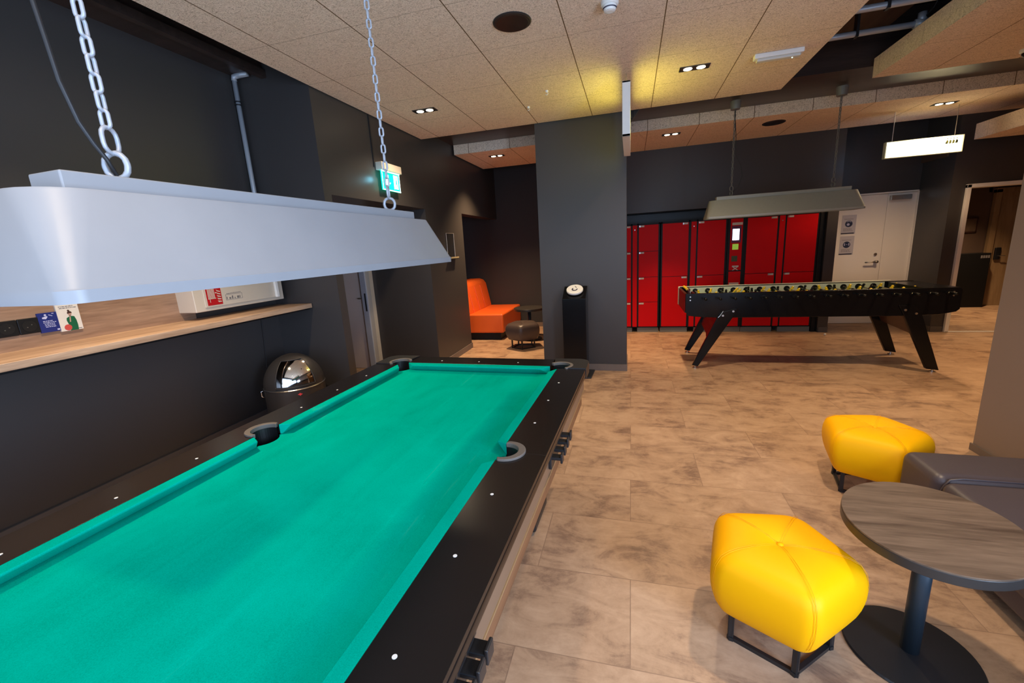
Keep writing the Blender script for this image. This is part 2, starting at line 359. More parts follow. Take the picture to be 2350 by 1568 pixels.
# back wall
struct('wall_back', BB((-0.9, 2.86, 7.7, 8.3, 2.04, ZT), (2.86, 3.0, 7.7, 8.6, 0, ZT), (-0.9, 2.86, 8.3, 8.4, 0, 2.1), (3.0, 3.26, 8.42, 8.6, 0, ZT), (4.345, 4.36, 8.42, 8.6, 0, ZT),
       (3.26, 4.345, 8.42, 8.6, 2.115, ZT), (3.26, 4.345, 8.5, 8.6, 0, 2.115),
       (4.325, 4.49, 7.7, 8.6, 0, ZT), (4.49, 5.75, 7.7, 7.85, 2.085, ZT), (5.75, 7.4, 7.7, 7.85, 0, ZT)), 'wall')
struct('baseboard_back', BB((2.875, 3.0, 7.688, 7.7, 0, .085), (3.0, 3.26, 8.408, 8.42, 0, .085), (4.325, 4.47, 7.688, 7.7, 0, .085), (4.313, 4.325, 7.7, 8.4, 0, .085)), 'skirt_dk')
# corridor
struct('wall_corridor', BB((4.3, 6.35, 10.2, 10.3, 0, 2.6), (4.3, 4.4, 8.6, 10.2, 0, 2.6), (7.4, 7.5, 7.85, 10.3, 0, 2.6), (7.32, 7.4, 10.2, 10.3, 0, 2.6), (6.3, 7.32, 10.2, 10.3, 2.08, 2.6), (6.3, 7.35, 10.21, 10.3, 0, 2.1), (4.3, 7.5, 7.85, 10.3, 2.5, 2.6)), 'corrwall')
struct('trim_1', BB((4.485, 4.535, 7.66, 7.86, 0, 2.085), (5.68, 5.75, 7.66, 7.86, 0, 2.085), (4.485, 5.75, 7.66, 7.86, 2.04, 2.09), (4.49, 5.75, 7.66, 7.70, 0, .012)), 'whitepaint', bevel=.004)
# right side
struct('wall_right', BB((2.35, 2.5, .25, 3.55, 0, ZT), (2.35, 2.5, -1.2, .25, 0, .6), (2.35, 2.5, -1.2, .25, 2.6, ZT), (2.35, 2.5, -1.2, -1.05, .6, 2.6), (2.5, 7.4, 3.40, 3.55, 0, ZT), (7.4, 7.5, 3.4, 7.85, 0, ZT)), mat('taupe_wall_paint', (0.25, 0.185, 0.155), .5, noise=.04, scale=2, bump=.06, bscale=120))
struct('baseboard_right', B(2.338, 2.35, -1.8, 3.56, 0, .05), 'skirt')
# wall behind the camera with its window
struct('wall_behind', BB((-3.5, -3.05, -1.25, -1.15, 0, ZT), (2.2, 2.5, -1.25, -1.15, 0, ZT), (-3.05, 2.2, -1.25, -1.15, 0, .5), (-3.05, 2.2, -1.25, -1.15, 2.8, ZT)), 'wall')
struct('window_1', BB(*[(x-.03, x+.03, -1.20, -1.14, .5, 2.8) for x in (-3.02, -1.72, -.42, .88, 2.17)], (-3.05, 2.2, -1.20, -1.14, .5, .56), (-3.05, 2.2, -1.20, -1.14, 2.74, 2.8)), 'blackmetal')

struct('window_added', BB(*[(2.37, 2.41, y-.03, y+.03, .6, 2.6) for y in (-1.02, -.4, .22)], (2.37, 2.41, -1.05, .25, .6, .66), (2.37, 2.41, -1.05, .25, 2.54, 2.6)), 'blackmetal')  # frame of the unseen side window, added to go with its lamp
# white door in its niche
def door_white(bm): box(bm, 3.275, 3.93, 8.425, 8.47, 0.005, 2.09)
d = struct('door_1', door_white, 'whitepaint', bevel=.003)
part(d, 'side_leaf', B(3.936, 4.315, 8.432, 8.47, 0.005, 2.09), 'whitepaint', bevel=.003)
part(d, 'door_frame', BB((3.255, 3.275, 8.40, 8.47, 0, 2.115), (4.315, 4.345, 8.40, 8.47, 0, 2.115), (3.255, 4.345, 8.40, 8.47, 2.092, 2.115)), 'whitepaint', bevel=.002)
def hnd(bm): cyl(bm, (3.86, 8.425, 1.03), (3.86, 8.36, 1.03), .022); tube(bm, [(3.86, 8.37, 1.03), (3.80, 8.365, 1.03), (3.70, 8.37, 1.025)], .011)
part(d, 'door_handle', hnd, 'steel', smooth=True)
part(d, 'lock_cylinder', lambda bm: cyl(bm, (3.85, 8.425, 1.15), (3.85, 8.41, 1.15), .022), 'steel')
part(d, 'door_closer', BB((3.95, 4.22, 8.365, 8.43, 1.985, 2.055)), 'steel', bevel=.006)
part(d, 'kick_gap', B(3.275, 4.315, 8.43, 8.46, 0, .004), 'void')

# corridor door
d = struct('door_2', B(6.47, 7.3, 10.16, 10.2, 0.005, 2.08), 'beige')
part(d, 'door_frame', BB((6.37, 6.455, 10.12, 10.2, 0, 2.12), (7.28, 7.36, 10.12, 10.2, 0, 2.12), (6.37, 7.36, 10.12, 10.2, 2.06, 2.14)), 'beige', bevel=.004)
lk = part(d, 'electronic_lock', B(6.50, 6.585, 10.12, 10.16, .86, 1.08), 'blackmetal', bevel=.01)
part(lk, 'door_handle', lambda bm: tube(bm, [(6.545, 10.12, .93), (6.545, 10.08, .93), (6.62, 10.075, .93)], .009), 'steel')

# door left of the recess with its metal jamb
d = struct('door_3', B(-4.58, -3.645, 5.215, 5.25, 0.005, 2.08), mat('pale_door_leaf', (0.56, .46, .42), .4, noise=.02))
j = part(d, 'door_jamb', BB((-3.615, -3.53, 5.16, 5.26, 0, 2.12)), mat('bluish_jamb', (.42, .44, .52), .35, metal=.2), bevel=.003)
part(j, 'seal', BB((-3.53, -3.47, 5.18, 5.26, 0, 2.12)), 'cream')
part(j, 'strike_plate', BB((-3.57, -3.55, 5.155, 5.162, .85, 1.10)), 'blackmetal')
part(d, 'door_handle', lambda bm: tube(bm, [(-3.68, 5.215, 1.03), (-3.68, 5.17, 1.03), (-3.62, 5.165, 1.03)], .009), 'steel')
struct('wall_recess_back', B(-4.6, -4.58, 3.43, 5.26, 0, 2.155), 'wall')

# ------------------------------------------------------------------ ceiling fittings
dl_i = 0
def downlight(x, y, label, rotz=0, z=3.0, energy=SPOT_W, seen=True, blend=.95, size=1.85, color=None):
    t = thing('ceiling_downlight', (x, y, z), label, 'ceiling light', 'twin spot downlights in the ceiling panels', rotz)
    part(t, 'trim', B(x-.12, x+.12, y-.052, y+.052, z-.006, z+.02), 'blackmetal', bevel=.002)
    for s in (-1, 1):
        part(t, 'lamp', lambda bm: lathe(bm, [(.0335, -.0085), (.037, -.004)], (x+s*.052, y, z)), 'lamp_on')
    light('downlight_beam', 'SPOT', (0, 0, -.03), energy, color or WARM, (0, 0, 0), t, spot_size=size, spot_blend=blend, shadow_soft_size=.05)
    return t
downlight(-2.0, 4.31, 'twin spot downlight left of the others, near the dark left wall', size=2.2, energy=SPOT_W*.8)
downlight(0.515, 4.31, 'twin spot downlight between yellow-lit ceiling patch and white emergency batten', size=2.35, energy=SPOT_W*.9)
downlight(0.53, 6.72, 'twin spot downlight above the left part of the red lockers', energy=SPOT_W*1.25, size=1.12, blend=.7, color=DEEP)
downlight(3.65, 6.85, 'twin spot downlight above the hanging lit sign', energy=SPOT_W*.85, size=2.2, blend=.9, color=DEEP)
downlight(-2.0, 6.75, 'twin spot downlight in the panels over the orange sofa corner', energy=SPOT_W*2.3, color=DEEP)
# fittings overhead outside the frame
downlight(0.95, 2.15, 'twin spot downlight over the yellow stools', energy=SPOT_W*.85)
downlight(-2.35, 1.75, 'twin spot downlight over the wall shelf', energy=SPOT_W*1.15)
downlight(-0.70, 0.2, 'twin spot downlight over the near end of the pool table', energy=SPOT_W*.35)
downlight(3.2, 4.3, 'twin spot downlight in the right ceiling island', energy=SPOT_W*1.05, color=DEEP)
downlight(5.4, 6.0, 'unseen twin spot downlight added in the low ceiling island', z=2.63, energy=SPOT_W*.75, color=DEEP)  # added out of view so the floor bounces more light to the back panels
downlight(5.6, 9.2, 'twin spot downlight in the corridor', z=2.5, energy=SPOT_W*1.3, color=DEEP)

def speaker(x, y, r, label):
    t = thing('ceiling_speaker', (x, y, 3.0), label, 'speaker', 'round black ceiling speakers')
    part(t, 'rim', lambda bm: lathe(bm, [(r, 0.0), (r, -.006), (r-.008, -.010)], (x, y, 3.0), 40), 'casting', smooth=False)
    part(t, 'grille', lambda bm: lathe(bm, [(r-.012, -.008), (r-.02, -.012), (.001, -.014)], (x, y, 3.0), 40), 'pocketblk')
speaker(-.73, 2.99, .122, 'large round black speaker in the ceiling above the pool table')
speaker(1.80, 6.78, .135, 'round black speaker in the ceiling between the two lamp mounts')
t = thing('smoke_detector', (-.125, 2.99, 3.0), 'white round smoke detector on the ceiling at the top edge', 'smoke detector')
part(t, 'base', lambda bm: lathe(bm, [(.052, 0), (.052, -.018), (.046, -.024)], (-.125, 2.99, 3.0)), 'white', smooth=False)
part(t, 'sensor_head', lambda bm: lathe(bm, [(.040, -.024), (.040, -.034), (.033, -.052), (.02, -.056)], (-.125, 2.99, 3.0)), 'white')
part(t, 'sensor_slot', lambda bm: lathe(bm, [(.0412, -.036), (.0385, -.041)], (-.125, 2.99, 3.0)), 'ink')
t = thing('emergency_light', (1.12, 4.26, 3.0), 'white emergency light batten on ceiling near the dark opening', 'emergency light')
part(t, 'housing', B(.955, 1.305, 4.225, 4.295, 2.965, 3.0), 'white', bevel=.006)
part(t, 'diffuser', B(.975, 1.285, 4.235, 4.285, 2.945, 2.966), mat('frosted_cover', (.62, .6, .55), .4), bevel=.006)
part(t, 'status_light', lambda bm: lathe(bm, [(.004, 0), (.004, -.004)], (1.23, 4.26, 2.945), 8), 'exitw')
for x, y, lab in ((-.753, 4.302, 'small clear hook on the yellow-lit ceiling, higher of two'), (-1.014, 4.678, 'small clear hook on the ceiling, lower of two near the panel edge')):
    o = mobj('ceiling_hook', (lambda bm: (cyl(bm, (x, y, 3.0), (x, y, 2.985), .014, 10), tube(bm, [(x, y, 2.985), (x+.012, y, 2.972), (x, y, 2.962), (x-.012, y, 2.97)], .003), bm)[-1])(nb()), 'white'); tag(o, lab, 'hook', 'small clear ceiling hooks')
# pipes in the ceiling opening
for (y, x1, lab) in ((4.80, 2.34, 'grey horizontal pipe with end cap in the dark ceiling opening'), (4.32, 2.6, 'grey horizontal pipe nearer the top edge in the dark ceiling opening')):
    t = thing('ceiling_pipe', (1.6, y, 3.2), lab, 'pipe', 'grey pipes in the ceiling opening')
    part(t, 'tube', lambda bm: cyl(bm, (1.2, y, 3.22), (x1, y, 3.22), .024, 16), 'pipe', smooth=True)
    part(t, 'bracket', BB((1.85, 1.87, y-.03, y+.03, 3.19, 3.42)), 'blackmetal')
    if y > 4.5:
        part(t, 'end_cap', lambda bm: (cyl(bm, (x1-.07, y, 3.22), (x1+.03, y, 3.22), .036, 16), cyl(bm, (x1-.02, y, 3.22), (x1-.02, y, 3.30), .03, 16)), 'pipe', smooth=True)
o = mobj('hanging_cable', (lambda bm: (tube(bm, [(2.33, 4.7, 3.75), (2.36, 4.6, 3.4), (2.33, 4.68, 3.28), (2.34, 4.8, 3.26)], .006), bm)[-1])(nb()), 'cable'); tag(o, 'thin black cable hanging beside the capped pipe in the ceiling opening', 'cable')
# black actuator under the beam beside the pillar
t = thing('ceiling_bracket', (.2, 5.42, 3.1), 'black bracket fixed under the beam right of the hanging lit sign', 'bracket')
part(t, 'plate', BB((-.04, .42, 5.36, 5.44, 3.04, 3.10), (-.04, .02, 5.36, 5.44, 2.93, 3.06)), 'blackmetal', bevel=.01)
part(t, 'arm', lambda bm: prism(bm, [(-.04, 2.90), (.0, 2.90), (.10, 3.04), (-.04, 3.04)], 5.37, 5.42, lambda a, b, c: (a, c, b)), 'blackmetal')
# dome camera at right edge
t = thing('dome_camera', (3.26, 5.12, 3.0), 'small dome camera on the right ceiling island at the frame edge', 'security camera')
part(t, 'mount', lambda bm: lathe(bm, [(.05, 0), (.05, -.02), (.04, -.03)], (3.26, 5.12, 3.0)), 'white')
part(t, 'dome', lambda bm: lathe(bm, [(.036, -.03), (.034, -.045), (.022, -.06), (.004, -.066)], (3.26, 5.12, 3.0)), 'fblack', smooth=True)

# ------------------------------------------------------------------ hanging lit signs
t = thing('hanging_sign', (-.04, 4.5, 2.9), 'lit box sign hung edge-on from the ceiling in front of the pillar', 'sign')
part(t, 'frame', BB((-.073, -.007, 4.05, 4.065, 2.47, 2.90), (-.073, -.007, 4.955, 4.97, 2.47, 2.90), (-.073, -.007, 4.05, 4.97, 2.47, 2.49), (-.073, -.007, 4.05, 4.97, 2.885, 2.90)), 'white', bevel=.002)
for x0, x1 in ((-.072, -.068), (-.012, -.008)):
    part(t, 'lit_panel', B(x0, x1, 4.066, 4.954, 2.491, 2.884), 'sign_y')
for y in (4.2, 4.82): part(t, 'hanger', lambda bm: cyl(bm, (-.04, y, 2.90), (-.04, y, 3.0), .003, 8), 'steel')

t = thing('hanging_sign', (3.57, 7.0, 2.45), 'bright white box sign with players icon hung near the white door', 'sign')
part(t, 'frame', BB((3.165, 3.175, 6.985, 7.045, 2.45, 2.64), (3.965, 3.975, 6.985, 7.045, 2.45, 2.64), (3.165, 3.975, 6.985, 7.045, 2.445, 2.452), (3.165, 3.975, 6.985, 7.045, 2.638, 2.645)), mat('sign_frame', (.5, .6, .5), .4))
part(t, 'lit_panel', B(3.175, 3.965, 7.034, 7.040, 2.452, 2.638), mat('cool_lit_panel', (.8, .9, 1), .4, emis=(.35, .62, 1.0), es=1.6), label='cooler lit back face')
pn = part(t, 'lit_panel', B(3.175, 3.965, 6.990, 6.996, 2.452, 2.638), 'sign_w')
def icon(bm):
    O = (3.80, 6.9895, 2.56)
    for i, x in enumerate((0, .032, .064, .096)):
        plate(bm, circ(x+.010, .052, .0065, 10), O, (1, 0, 0), (0, 0, 1), .0008)
        plate(bm, [(x-.002, -.01), (x+.020, -.004), (x+.022, .026), (x+.006, .040), (x-.002, .014)], O, (1, 0, 0), (0, 0, 1), .0008)
    plate(bm, rect(-.006, -.008, .006, .012), O, (1, 0, 0), (0, 0, 1), .0008); plate(bm, rect(.104, .0, .118, .03), O, (1, 0, 0), (0, 0, 1), .0008)
part(pn, 'players_icon', icon, 'signicon')
def faint(bm):
    O = (3.21, 6.9896, 2.525); x = 0
    for wd in (.02, .008, .012, 0, .016, .01, .012, .012, .01, 0, .01, .014, 0, .016, .008, .01, .014, .012, .01, .012, 0, .012, .014, .012, .014, .010):
        if wd: plate(bm, rect(x, .0, x+wd, .014+wd*.5), O, (1, 0, 0), (0, 0, 1), .0006)
        x += wd+.006 if wd else .018
part(pn, 'lettering', faint, 'signfaint')
for x in (3.24, 3.89): part(t, 'hanger', lambda bm: cyl(bm, (x, 7.015, 2.64), (x, 7.015, 3.0), .004, 8), 'steel')

# emergency exit sign on the left wall
t = thing('exit_sign', (-2.57, 4.4, 2.3), 'green lit emergency exit sign on the olive wall behind the far chain', 'exit sign')
part(t, 'housing', B(-2.57, -2.49, 4.20, 4.60, 2.475, 2.555), 'cream', bevel=.006)
pn = part(t, 'lit_panel', B(-2.535, -2.520, 4.225, 4.585, 2.28, 2.476), 'exitg')
def ex(bm):
    O = (-2.519, 4.225, 2.28); U = (0, 1, 0); V = (0, 0, 1)
    for r_ in (rect(0, 0, .36, .010), rect(0, .186, .36, .196), rect(0, 0, .010, .196), rect(.350, 0, .36, .196)): plate(bm, r_, O, U, V, .001)
    plate(bm, [(.10, .03), (.165, .085), (.125, .085), (.125, .16), (.075, .16), (.075, .085), (.035, .085)], O, U, V, .001)
    plate(bm, rect(.23, .025, .235, .17), O, U, V, .001); plate(bm, rect(.23, .165, .325, .172), O, U, V, .001)
    plate(bm, rect(.245, .03, .32, .16), O, U, V, .001)
part(pn, 'arrow_and_doorway', ex, 'exitw')
def runner(bm):
    O = (-2.5175, 4.225, 2.28); U = (0, 1, 0); V = (0, 0, 1)
    plate(bm, circ(.285, .142, .010, 12), O, U, V, .001); plate(bm, [(.268, .085), (.292, .09), (.296, .128), (.276, .128)], O, U, V, .001)
    plate(bm, [(.268, .088), (.282, .088), (.262, .04), (.252, .04)], O, U, V, .001); plate(bm, [(.28, .09), (.294, .09), (.312, .055), (.302, .045)], O, U, V, .001)
part(pn, 'running_figure', runner, 'exitg')
part(t, 'conduit', B(-2.57, -2.56, 4.165, 4.18, 2.5, 3.0), 'blackmetal')
light('exit_glow', 'POINT', (.06, -.24, .08), .35, (.2, .75, 1.0), (0, 0, 0), t, shadow_soft_size=.03)

# leaflet holder
t = thing('leaflet_holder', (-2.57, 5.97, 1.5), 'empty clear leaflet holder on the left wall beside the lamp tip', 'leaflet holder')
part(t, 'acrylic_panel', B(-2.566, -2.562, 5.84, 6.11, 1.50, 1.86), 'glass')
part(t, 'edge_strip', lambda bm: [tube(bm, p, .003, 6) for p in ([(-2.56, 5.84, 1.5), (-2.56, 5.84, 1.86), (-2.56, 6.11, 1.86), (-2.56, 6.11, 1.5)],)], mat('lit_edge', (.55, .5, .45), .3))
part(t, 'tray', BB((-2.566, -2.51, 5.84, 6.13, 1.49, 1.497), (-2.515, -2.51, 5.84, 6.13, 1.49, 1.52)), mat('acrylic_tray', (.4, .33, .2), .3))

# ------------------------------------------------------------------ pool table
TR = -0.0281704
ct, st = math.cos(TR), math.sin(TR)
def tw(a, al): return (a*ct - al*st, a*st + al*ct)
AC, VC = -1.15, 1.49
cx, cy = tw(AC, VC)
pool = thing('pool_table', (cx, cy, 0), 'black-railed pool table with green cloth in the foreground', 'pool table', None, TR)
PI4 = ROOT[pool.name]; ROOT[pool.name] = Matrix.Identity(4)    # parts are given in the table's own frame (u, v)
ZR, ZC = .80, .749
HN, BD, OUT = .555, .603, .79            # half widths: nose, rail edge, outer
LN, LB, LO = 1.193, 1.243, 1.42
# bed
def bed(bm):
    pts = []
    r = .062
    def q(su, sv):
        # corner notch centred at pocket centre, listed counter-clockwise for each corner
        c = (su*.615, sv*1.255)
        return c
    W, Lh = .60, 1.24
    # right side going up
    side = arcp(.64, 0, .062, -PI*.5-.2, -PI*1.5+.2, 12)
    pts += [(W, -Lh+.075)] + [(x, y) for x, y in arcp(.64, 0, .075, PI*1.5-.55, PI*.5+.55, 12)] + [(W, Lh-.075)]
    pts += arcp(.62, 1.26, .085, PI*1.5-.1, PI+.1, 8)
    pts += [(W-.075, Lh)] if False else []
    pts += [(-x, y) for x, y in arcp(.62, 1.26, .085, PI+.1, PI*1.5-.1, 8)]
    pts += [(-W, Lh-.075)] + [(-x, y) for x, y in arcp(.64, 0, .075, PI*.5+.55, PI*1.5-.55, 12)] + [(-W, -Lh+.075)]
    pts += [(-x, -y) for x, y in arcp(.62, 1.26, .085, PI*1.5-.1, PI+.1, 8)]
    pts += [(x, -y) for x, y in arcp(.62, 1.26, .085, PI+.1, PI*1.5-.1, 8)]
    # remove duplicates
    out = []
    for p in pts:
        if not out or (abs(p[0]-out[-1][0])+abs(p[1]-out[-1][1])) > 1e-4: out.append(p)
    prism(bm, out, ZC-.03, ZC)
part(pool, 'cloth_bed', bed, 'felt')
def sym(pts, su, sv): return [(su*x, sv*y) for x, y in pts]
# rails: four long, two short
long_rail = [(BD, .073)] + arcp(.615, 0, .073, PI/2+.16, 0, 10)[0:] + [(OUT, 0), (OUT, 1.19), (.662, 1.19), (BD, 1.185)]
for su in (-1, 1):
    for sv in (-1, 1):
        part(pool, 'rail', lambda bm: prism(bm, sym(long_rail, su, sv), .752, ZR), 'rail', bevel=.004)
short_rail = [(-.545, 1.243), (.545, 1.243), (.545, LO), (-.545, LO)]
for sv in (-1, 1): part(pool, 'rail', lambda bm: prism(bm, sym(short_rail, 1, sv), .752, ZR), 'rail', bevel=.004)
# rail skirts (rounded lower edge)
for su in (-1, 1): part(pool, 'rail_skirt', lambda bm: prism(bm, [(su*.792, .785), (su*.792, .752), (su*.775, .738), (su*.74, .738), (su*.74, .785)], -1.17, 1.17, lambda a, b, c: (a, c, b)), 'rail', bevel=.006)
for sv in (-1, 1): part(pool, 'rail_skirt', lambda bm: prism(bm, [(sv*1.422, .785), (sv*1.422, .752), (sv*1.405, .738), (sv*1.37, .738), (sv*1.37, .785)], -.54, .54, lambda a, b, c: (c, a, b)), 'rail', bevel=.006)
# corner castings
cast = arcp(.615, 1.25, .078, -.88, PI/2+.70, 14) + [(.546, LO+.004)] + arcp(.715, 1.345, .079, PI/2, 0, 8) + [(.794, 1.19), (.663, 1.19)]
for su in (-1, 1):
    for sv in (-1, 1):
        part(pool, 'corner_casting', lambda bm: prism(bm, sym(cast, su, sv), .735, ZR+.006), 'casting', bevel=.007, label='black moulded corner piece')
# pockets: rubber rim and dark cup
def pocket(u, v, r, a0, a1):
    p = part(pool, 'pocket', lambda bm: (lathe(bm, [(r+.001, .70), (r-.004, .66), (.0, .655)] if False else [(r+.002, .71), (r-.006, .67), (.005, .66)], (u, v, 0), 28, False, True)), 'pocketblk')
    def rim(bm):
        A = arcp(u, v, r+.013, a0, a1, 20); Bq = arcp(u, v, r-.006, a1, a0, 20)
        # taller wall inside
        n = 20
        for i in range(n):
            (x0, y0), (x1, y1) = arcp(u, v, r-.004, a0, a1, n)[i:i+2]
            vs = [bm.verts.new(c) for c in ((x0, y0, .69), (x1, y1, .69), (x1, y1, ZR+.001), (x0, y0, ZR+.001))]
            bm.faces.new(vs)
    part(p, 'liner', rim, 'pocketblk')
    part(p, 'rim', lambda bm: prism(bm, arcp(u+(.010 if v == 0 else 0)*(1 if u > 0 else -1), v, r+.014, a0, a1, 20)+arcp(u, v, r-.006, a1, a0, 20), ZR-.012, ZR+.009), 'rubber', bevel=.003)
for su in (-1, 1):
    a = (-PI/2-.15, PI/2+.15) if su > 0 else (PI/2-.15, PI*1.5+.15)
    pocket(su*.615, 0, .066, *a)
    for sv in (-1, 1):
        mid = math.atan2(sv, su); pocket(su*.615, sv*1.25, .071, mid-PI*.56, mid+PI*.56)
# cushions
def cushion(bm, p0, p1, q0, q1):
    """p at the rail side, q at the nose"""
    def sec(p, q):
        (x0, y0), (x1, y1) = p, q
        return [(x0, y0, ZR), (x1, y1, ZR-.004), (x1, y1, ZR-.012), (x0+(x1-x0)*.2, y0+(y1-y0)*.2, ZC), (x0, y0, ZC)]
    A = [bm.verts.new(c) for c in sec(p0, q0)]; Bq = [bm.verts.new(c) for c in sec(p1, q1)]
    bm.faces.new(A[::-1]); bm.faces.new(Bq)
    for i in range(5): bm.faces.new((A[i], A[(i+1) % 5], Bq[(i+1) % 5], Bq[i]))
for su in (-1, 1):
    for sv in (-1, 1):
        part(pool, 'cushion', lambda bm: cushion(bm, (su*BD, sv*.072), (su*BD, sv*1.185), (su*HN, sv*.098), (su*HN, sv*1.125)), 'felt', bevel=.003)
for sv in (-1, 1):
    part(pool, 'cushion', lambda bm: cushion(bm, (-.545, sv*LB), (.545, sv*LB), (-.485, sv*LN), (.485, sv*LN)), 'felt', bevel=.003)
# diamonds
for k in (-3, -2, -1, 1, 2, 3):
    for su in (-1, 1): part(pool, 'sight_marker', lambda bm: prism(bm, circ(su*.67, k*.298, .0058, 14), ZR, ZR+.0008), 'white')
for k in (-1, 0, 1):
    for sv in (-1, 1): part(pool, 'sight_marker', lambda bm: prism(bm, circ(k*.298, sv*1.31, .0058, 14), ZR, ZR+.0008), 'white')
# apron, trim line and cabinet
part(pool, 'apron', BB((.735, .752, -1.36, 1.36, .60, .74), (-.752, -.735, -1.36, 1.36, .60, .74), (-.75, .75, 1.36, 1.38, .60, .74), (-.75, .75, -1.38, -1.36, .60, .74)), 'bronze', label='bronze-brown side panels')
for su in (.75, -.75): part(pool, 'trim_line', B(su-.005, su+.005, -1.36, 1.36, .592, .60), 'gold')
part(pool, 'cabinet', BB((-.738, .738, -1.35, 1.34, .50, .592)), 'cab')
part(pool, 'underframe', BB((-.6, .6, -1.2, 1.2, .40, .50)), 'blackmetal')
for su in (-1, 1):
    for sv in (-1, 1):
        lg = part(pool, 'leg', lambda bm: (box(bm, min(su*.34, su*.54), max(su*.34, su*.54), min(sv*.55, sv*.84), max(sv*.55, sv*.84), .09, .42)), 'blackmetal', bevel=.02)
        part(lg, 'foot', lambda bm: (box(bm, min(su*.30, su*.58), max(su*.30, su*.58), min(sv*.54, sv*.84), max(sv*.54, sv*.84), .02, .08), lathe(bm, [(.04, 0), (.04, .03)], (su*.47, sv*.7, 0), 16)), 'blackmetal', bevel=.015)
def cue_rack(bm, v0, pt, pw):
    box(bm, .752, .766, v0, v0+pt*3+pw+.01, .63, .705)
    for k in range(4):
        v = v0+.012+k*pt
        box(bm, .762, .812, v-.004, v+pw, .672, .686); box(bm, .804, .814, v-.004, v+pw, .658, .700)
    box(bm, .760, .768, v0-.01, v0+pt*3+pw+.02, .69, .712)
for v0, pt, pw in ((.19, .078, .034), (-.92, .052, .036)): part(pool, 'cue_rack', lambda bm: cue_rack(bm, v0, pt, pw), 'blackmetal', bevel=.003)

# ------------------------------------------------------------------ hanging lamps
def link_ring(bm, c, ang, L2, Wd, r, tilt=0):
    """stadium ring standing in a vertical plane at angle ang; L2 total length, Wd width"""
    pts = []; rr = Wd/2-r; hh = L2/2-r-rr
    for x, y in arcp(0, hh, rr, 0, PI, 7)+arcp(0, -hh, rr, PI, 2*PI, 7):
        pts.append(Vector((x*math.cos(ang), x*math.sin(ang), y))+Vector(c))
    tube(bm, pts, r, 8, True, normal=(-math.sin(ang), math.cos(ang), 0))
def hood_mesh(bm, u, v, zb, zl, zt, u1, v1, rc=.05):
    """open-bottomed trapezoid shade with rounded vertical corners; u,v half sizes bottom; u1,v1 half sizes top"""
    def ring(hu, hv, r, z):
        out = []
        for sx, sy, a in ((1, 1, 0), (-1, 1, PI/2), (-1, -1, PI), (1, -1, 1.5*PI)):
            out += [(x, y, z) for x, y in arcp(sx*(hu-r), sy*(hv-r), r, a, a+PI/2, 5)]
        return out
    R = [ring(u-.012, v-.012, .03, zl-.002), ring(u-.004, v-.004, .035, zb+.002), ring(u, v, .036, zb), ring(u, v, .036, zl), ring(u-.004, v-.002, .038, zl+.004),
         ring(u1+.004, v1+.004, rc, zt-.004), ring(u1, v1, rc-.005, zt)]
    inner = [ring(u1-.01, v1-.01, rc-.01, zt-.008)]
    V = [[bm.verts.new(p) for p in r_] for r_ in [inner[0]]+R]
    n = len(V[0])
    for A, Bq in zip(V, V[1:]):
        for i in range(n): bm.faces.new((A[i], A[(i+1) % n], Bq[(i+1) % n], Bq[i]))
    bm.faces.new(V[-1]); bm.faces.new(V[0][::-1])
def hanging_lamp(loc, rotz, label, ztop, L=.8145, U=.19, hz=0, rings=(-.57, .568), linklen=.046, hm='hood', cablev=-.57, mount=False):
    t = thing('billiard_lamp', loc, label, 'hanging lamp', 'long hooded lamps hung on chains over the game tables', rotz)
    ROOT[t.name] = Matrix.Identity(4)
    part(t, 'hood', lambda bm: hood_mesh(bm, U, L, 0, .024, .216, U-.085, L-.04, .088), hm, sharp=28)
    part(t, 'top_channel', B(-.05, .05, -L+.115+.0, L-.115, .216, .258), hm, bevel=.004)
    part(t, 'tube_lamp', lambda bm: cyl(bm, (0, -L+.12, .14), (0, L-.12, .14), .014, 12), 'white', smooth=True)
    for v in rings:
        def ch(bm):
            z = .255
            link_ring(bm, (0, v, z+.034), .35, .068, .062, .0065); z += .056
            link_ring(bm, (0, v, z+.032), .35+PI/2, .066, .05, .0048); z += .054
            k = 0
            while z < ztop-.01:
                link_ring(bm, (0, v, z+linklen/2), .35+(k % 2)*PI/2, linklen, linklen*.55, .0042); z += linklen-.0095; k += 1
        part(t, 'chain', ch, 'chaindk' if mount else 'chain', smooth=True)
    if mount:
        for v in rings: part(t, 'ceiling_cup', lambda bm: lathe(bm, [(.05, ztop+.0), (.056, ztop+.05), (.058, ztop+.09)], (0, v, 0), 24), 'grey')
    return t
lc = tw(-1.16, 1.30)
lamp = hanging_lamp((lc[0], lc[1], 1.547), TR, 'large pale grey hooded lamp hung on chains over the pool table', 3.0-1.547, rings=(-.563, .563))
part(lamp, 'power_cable', lambda bm: tube(bm, [(0, -.565, .262), (0, -.579, .30), (0, -.597, .33), (0, -.615, .37), (0, -.631, .445), (0, -.636, .52), (0, -.642, .60), (0, -.648, .8), (0, -.65, 1.1), (0, -.65, 1.45)], .0045, 8), 'cable', smooth=True)
lamp2 = hanging_lamp((1.70, 5.95, 1.80), -PI/2, 'smaller-looking olive grey hooded lamp hung on chains over the football table', 3.02-1.80, U=.16, rings=(-.53, .53), hm=mat('olive_grey_lamp_paint', (.30, .29, .25), .38, noise=.05), mount=True)
part(lamp2, 'power_cable', lambda bm: tube(bm, [(0, -.53, .28), (.01, -.46, .36), (.01, -.42, .48), (.0, -.44, .60), (0, -.50, .72), (0, -.51, .95), (0, -.535, 1.24)], .004, 8), 'cable', smooth=True)

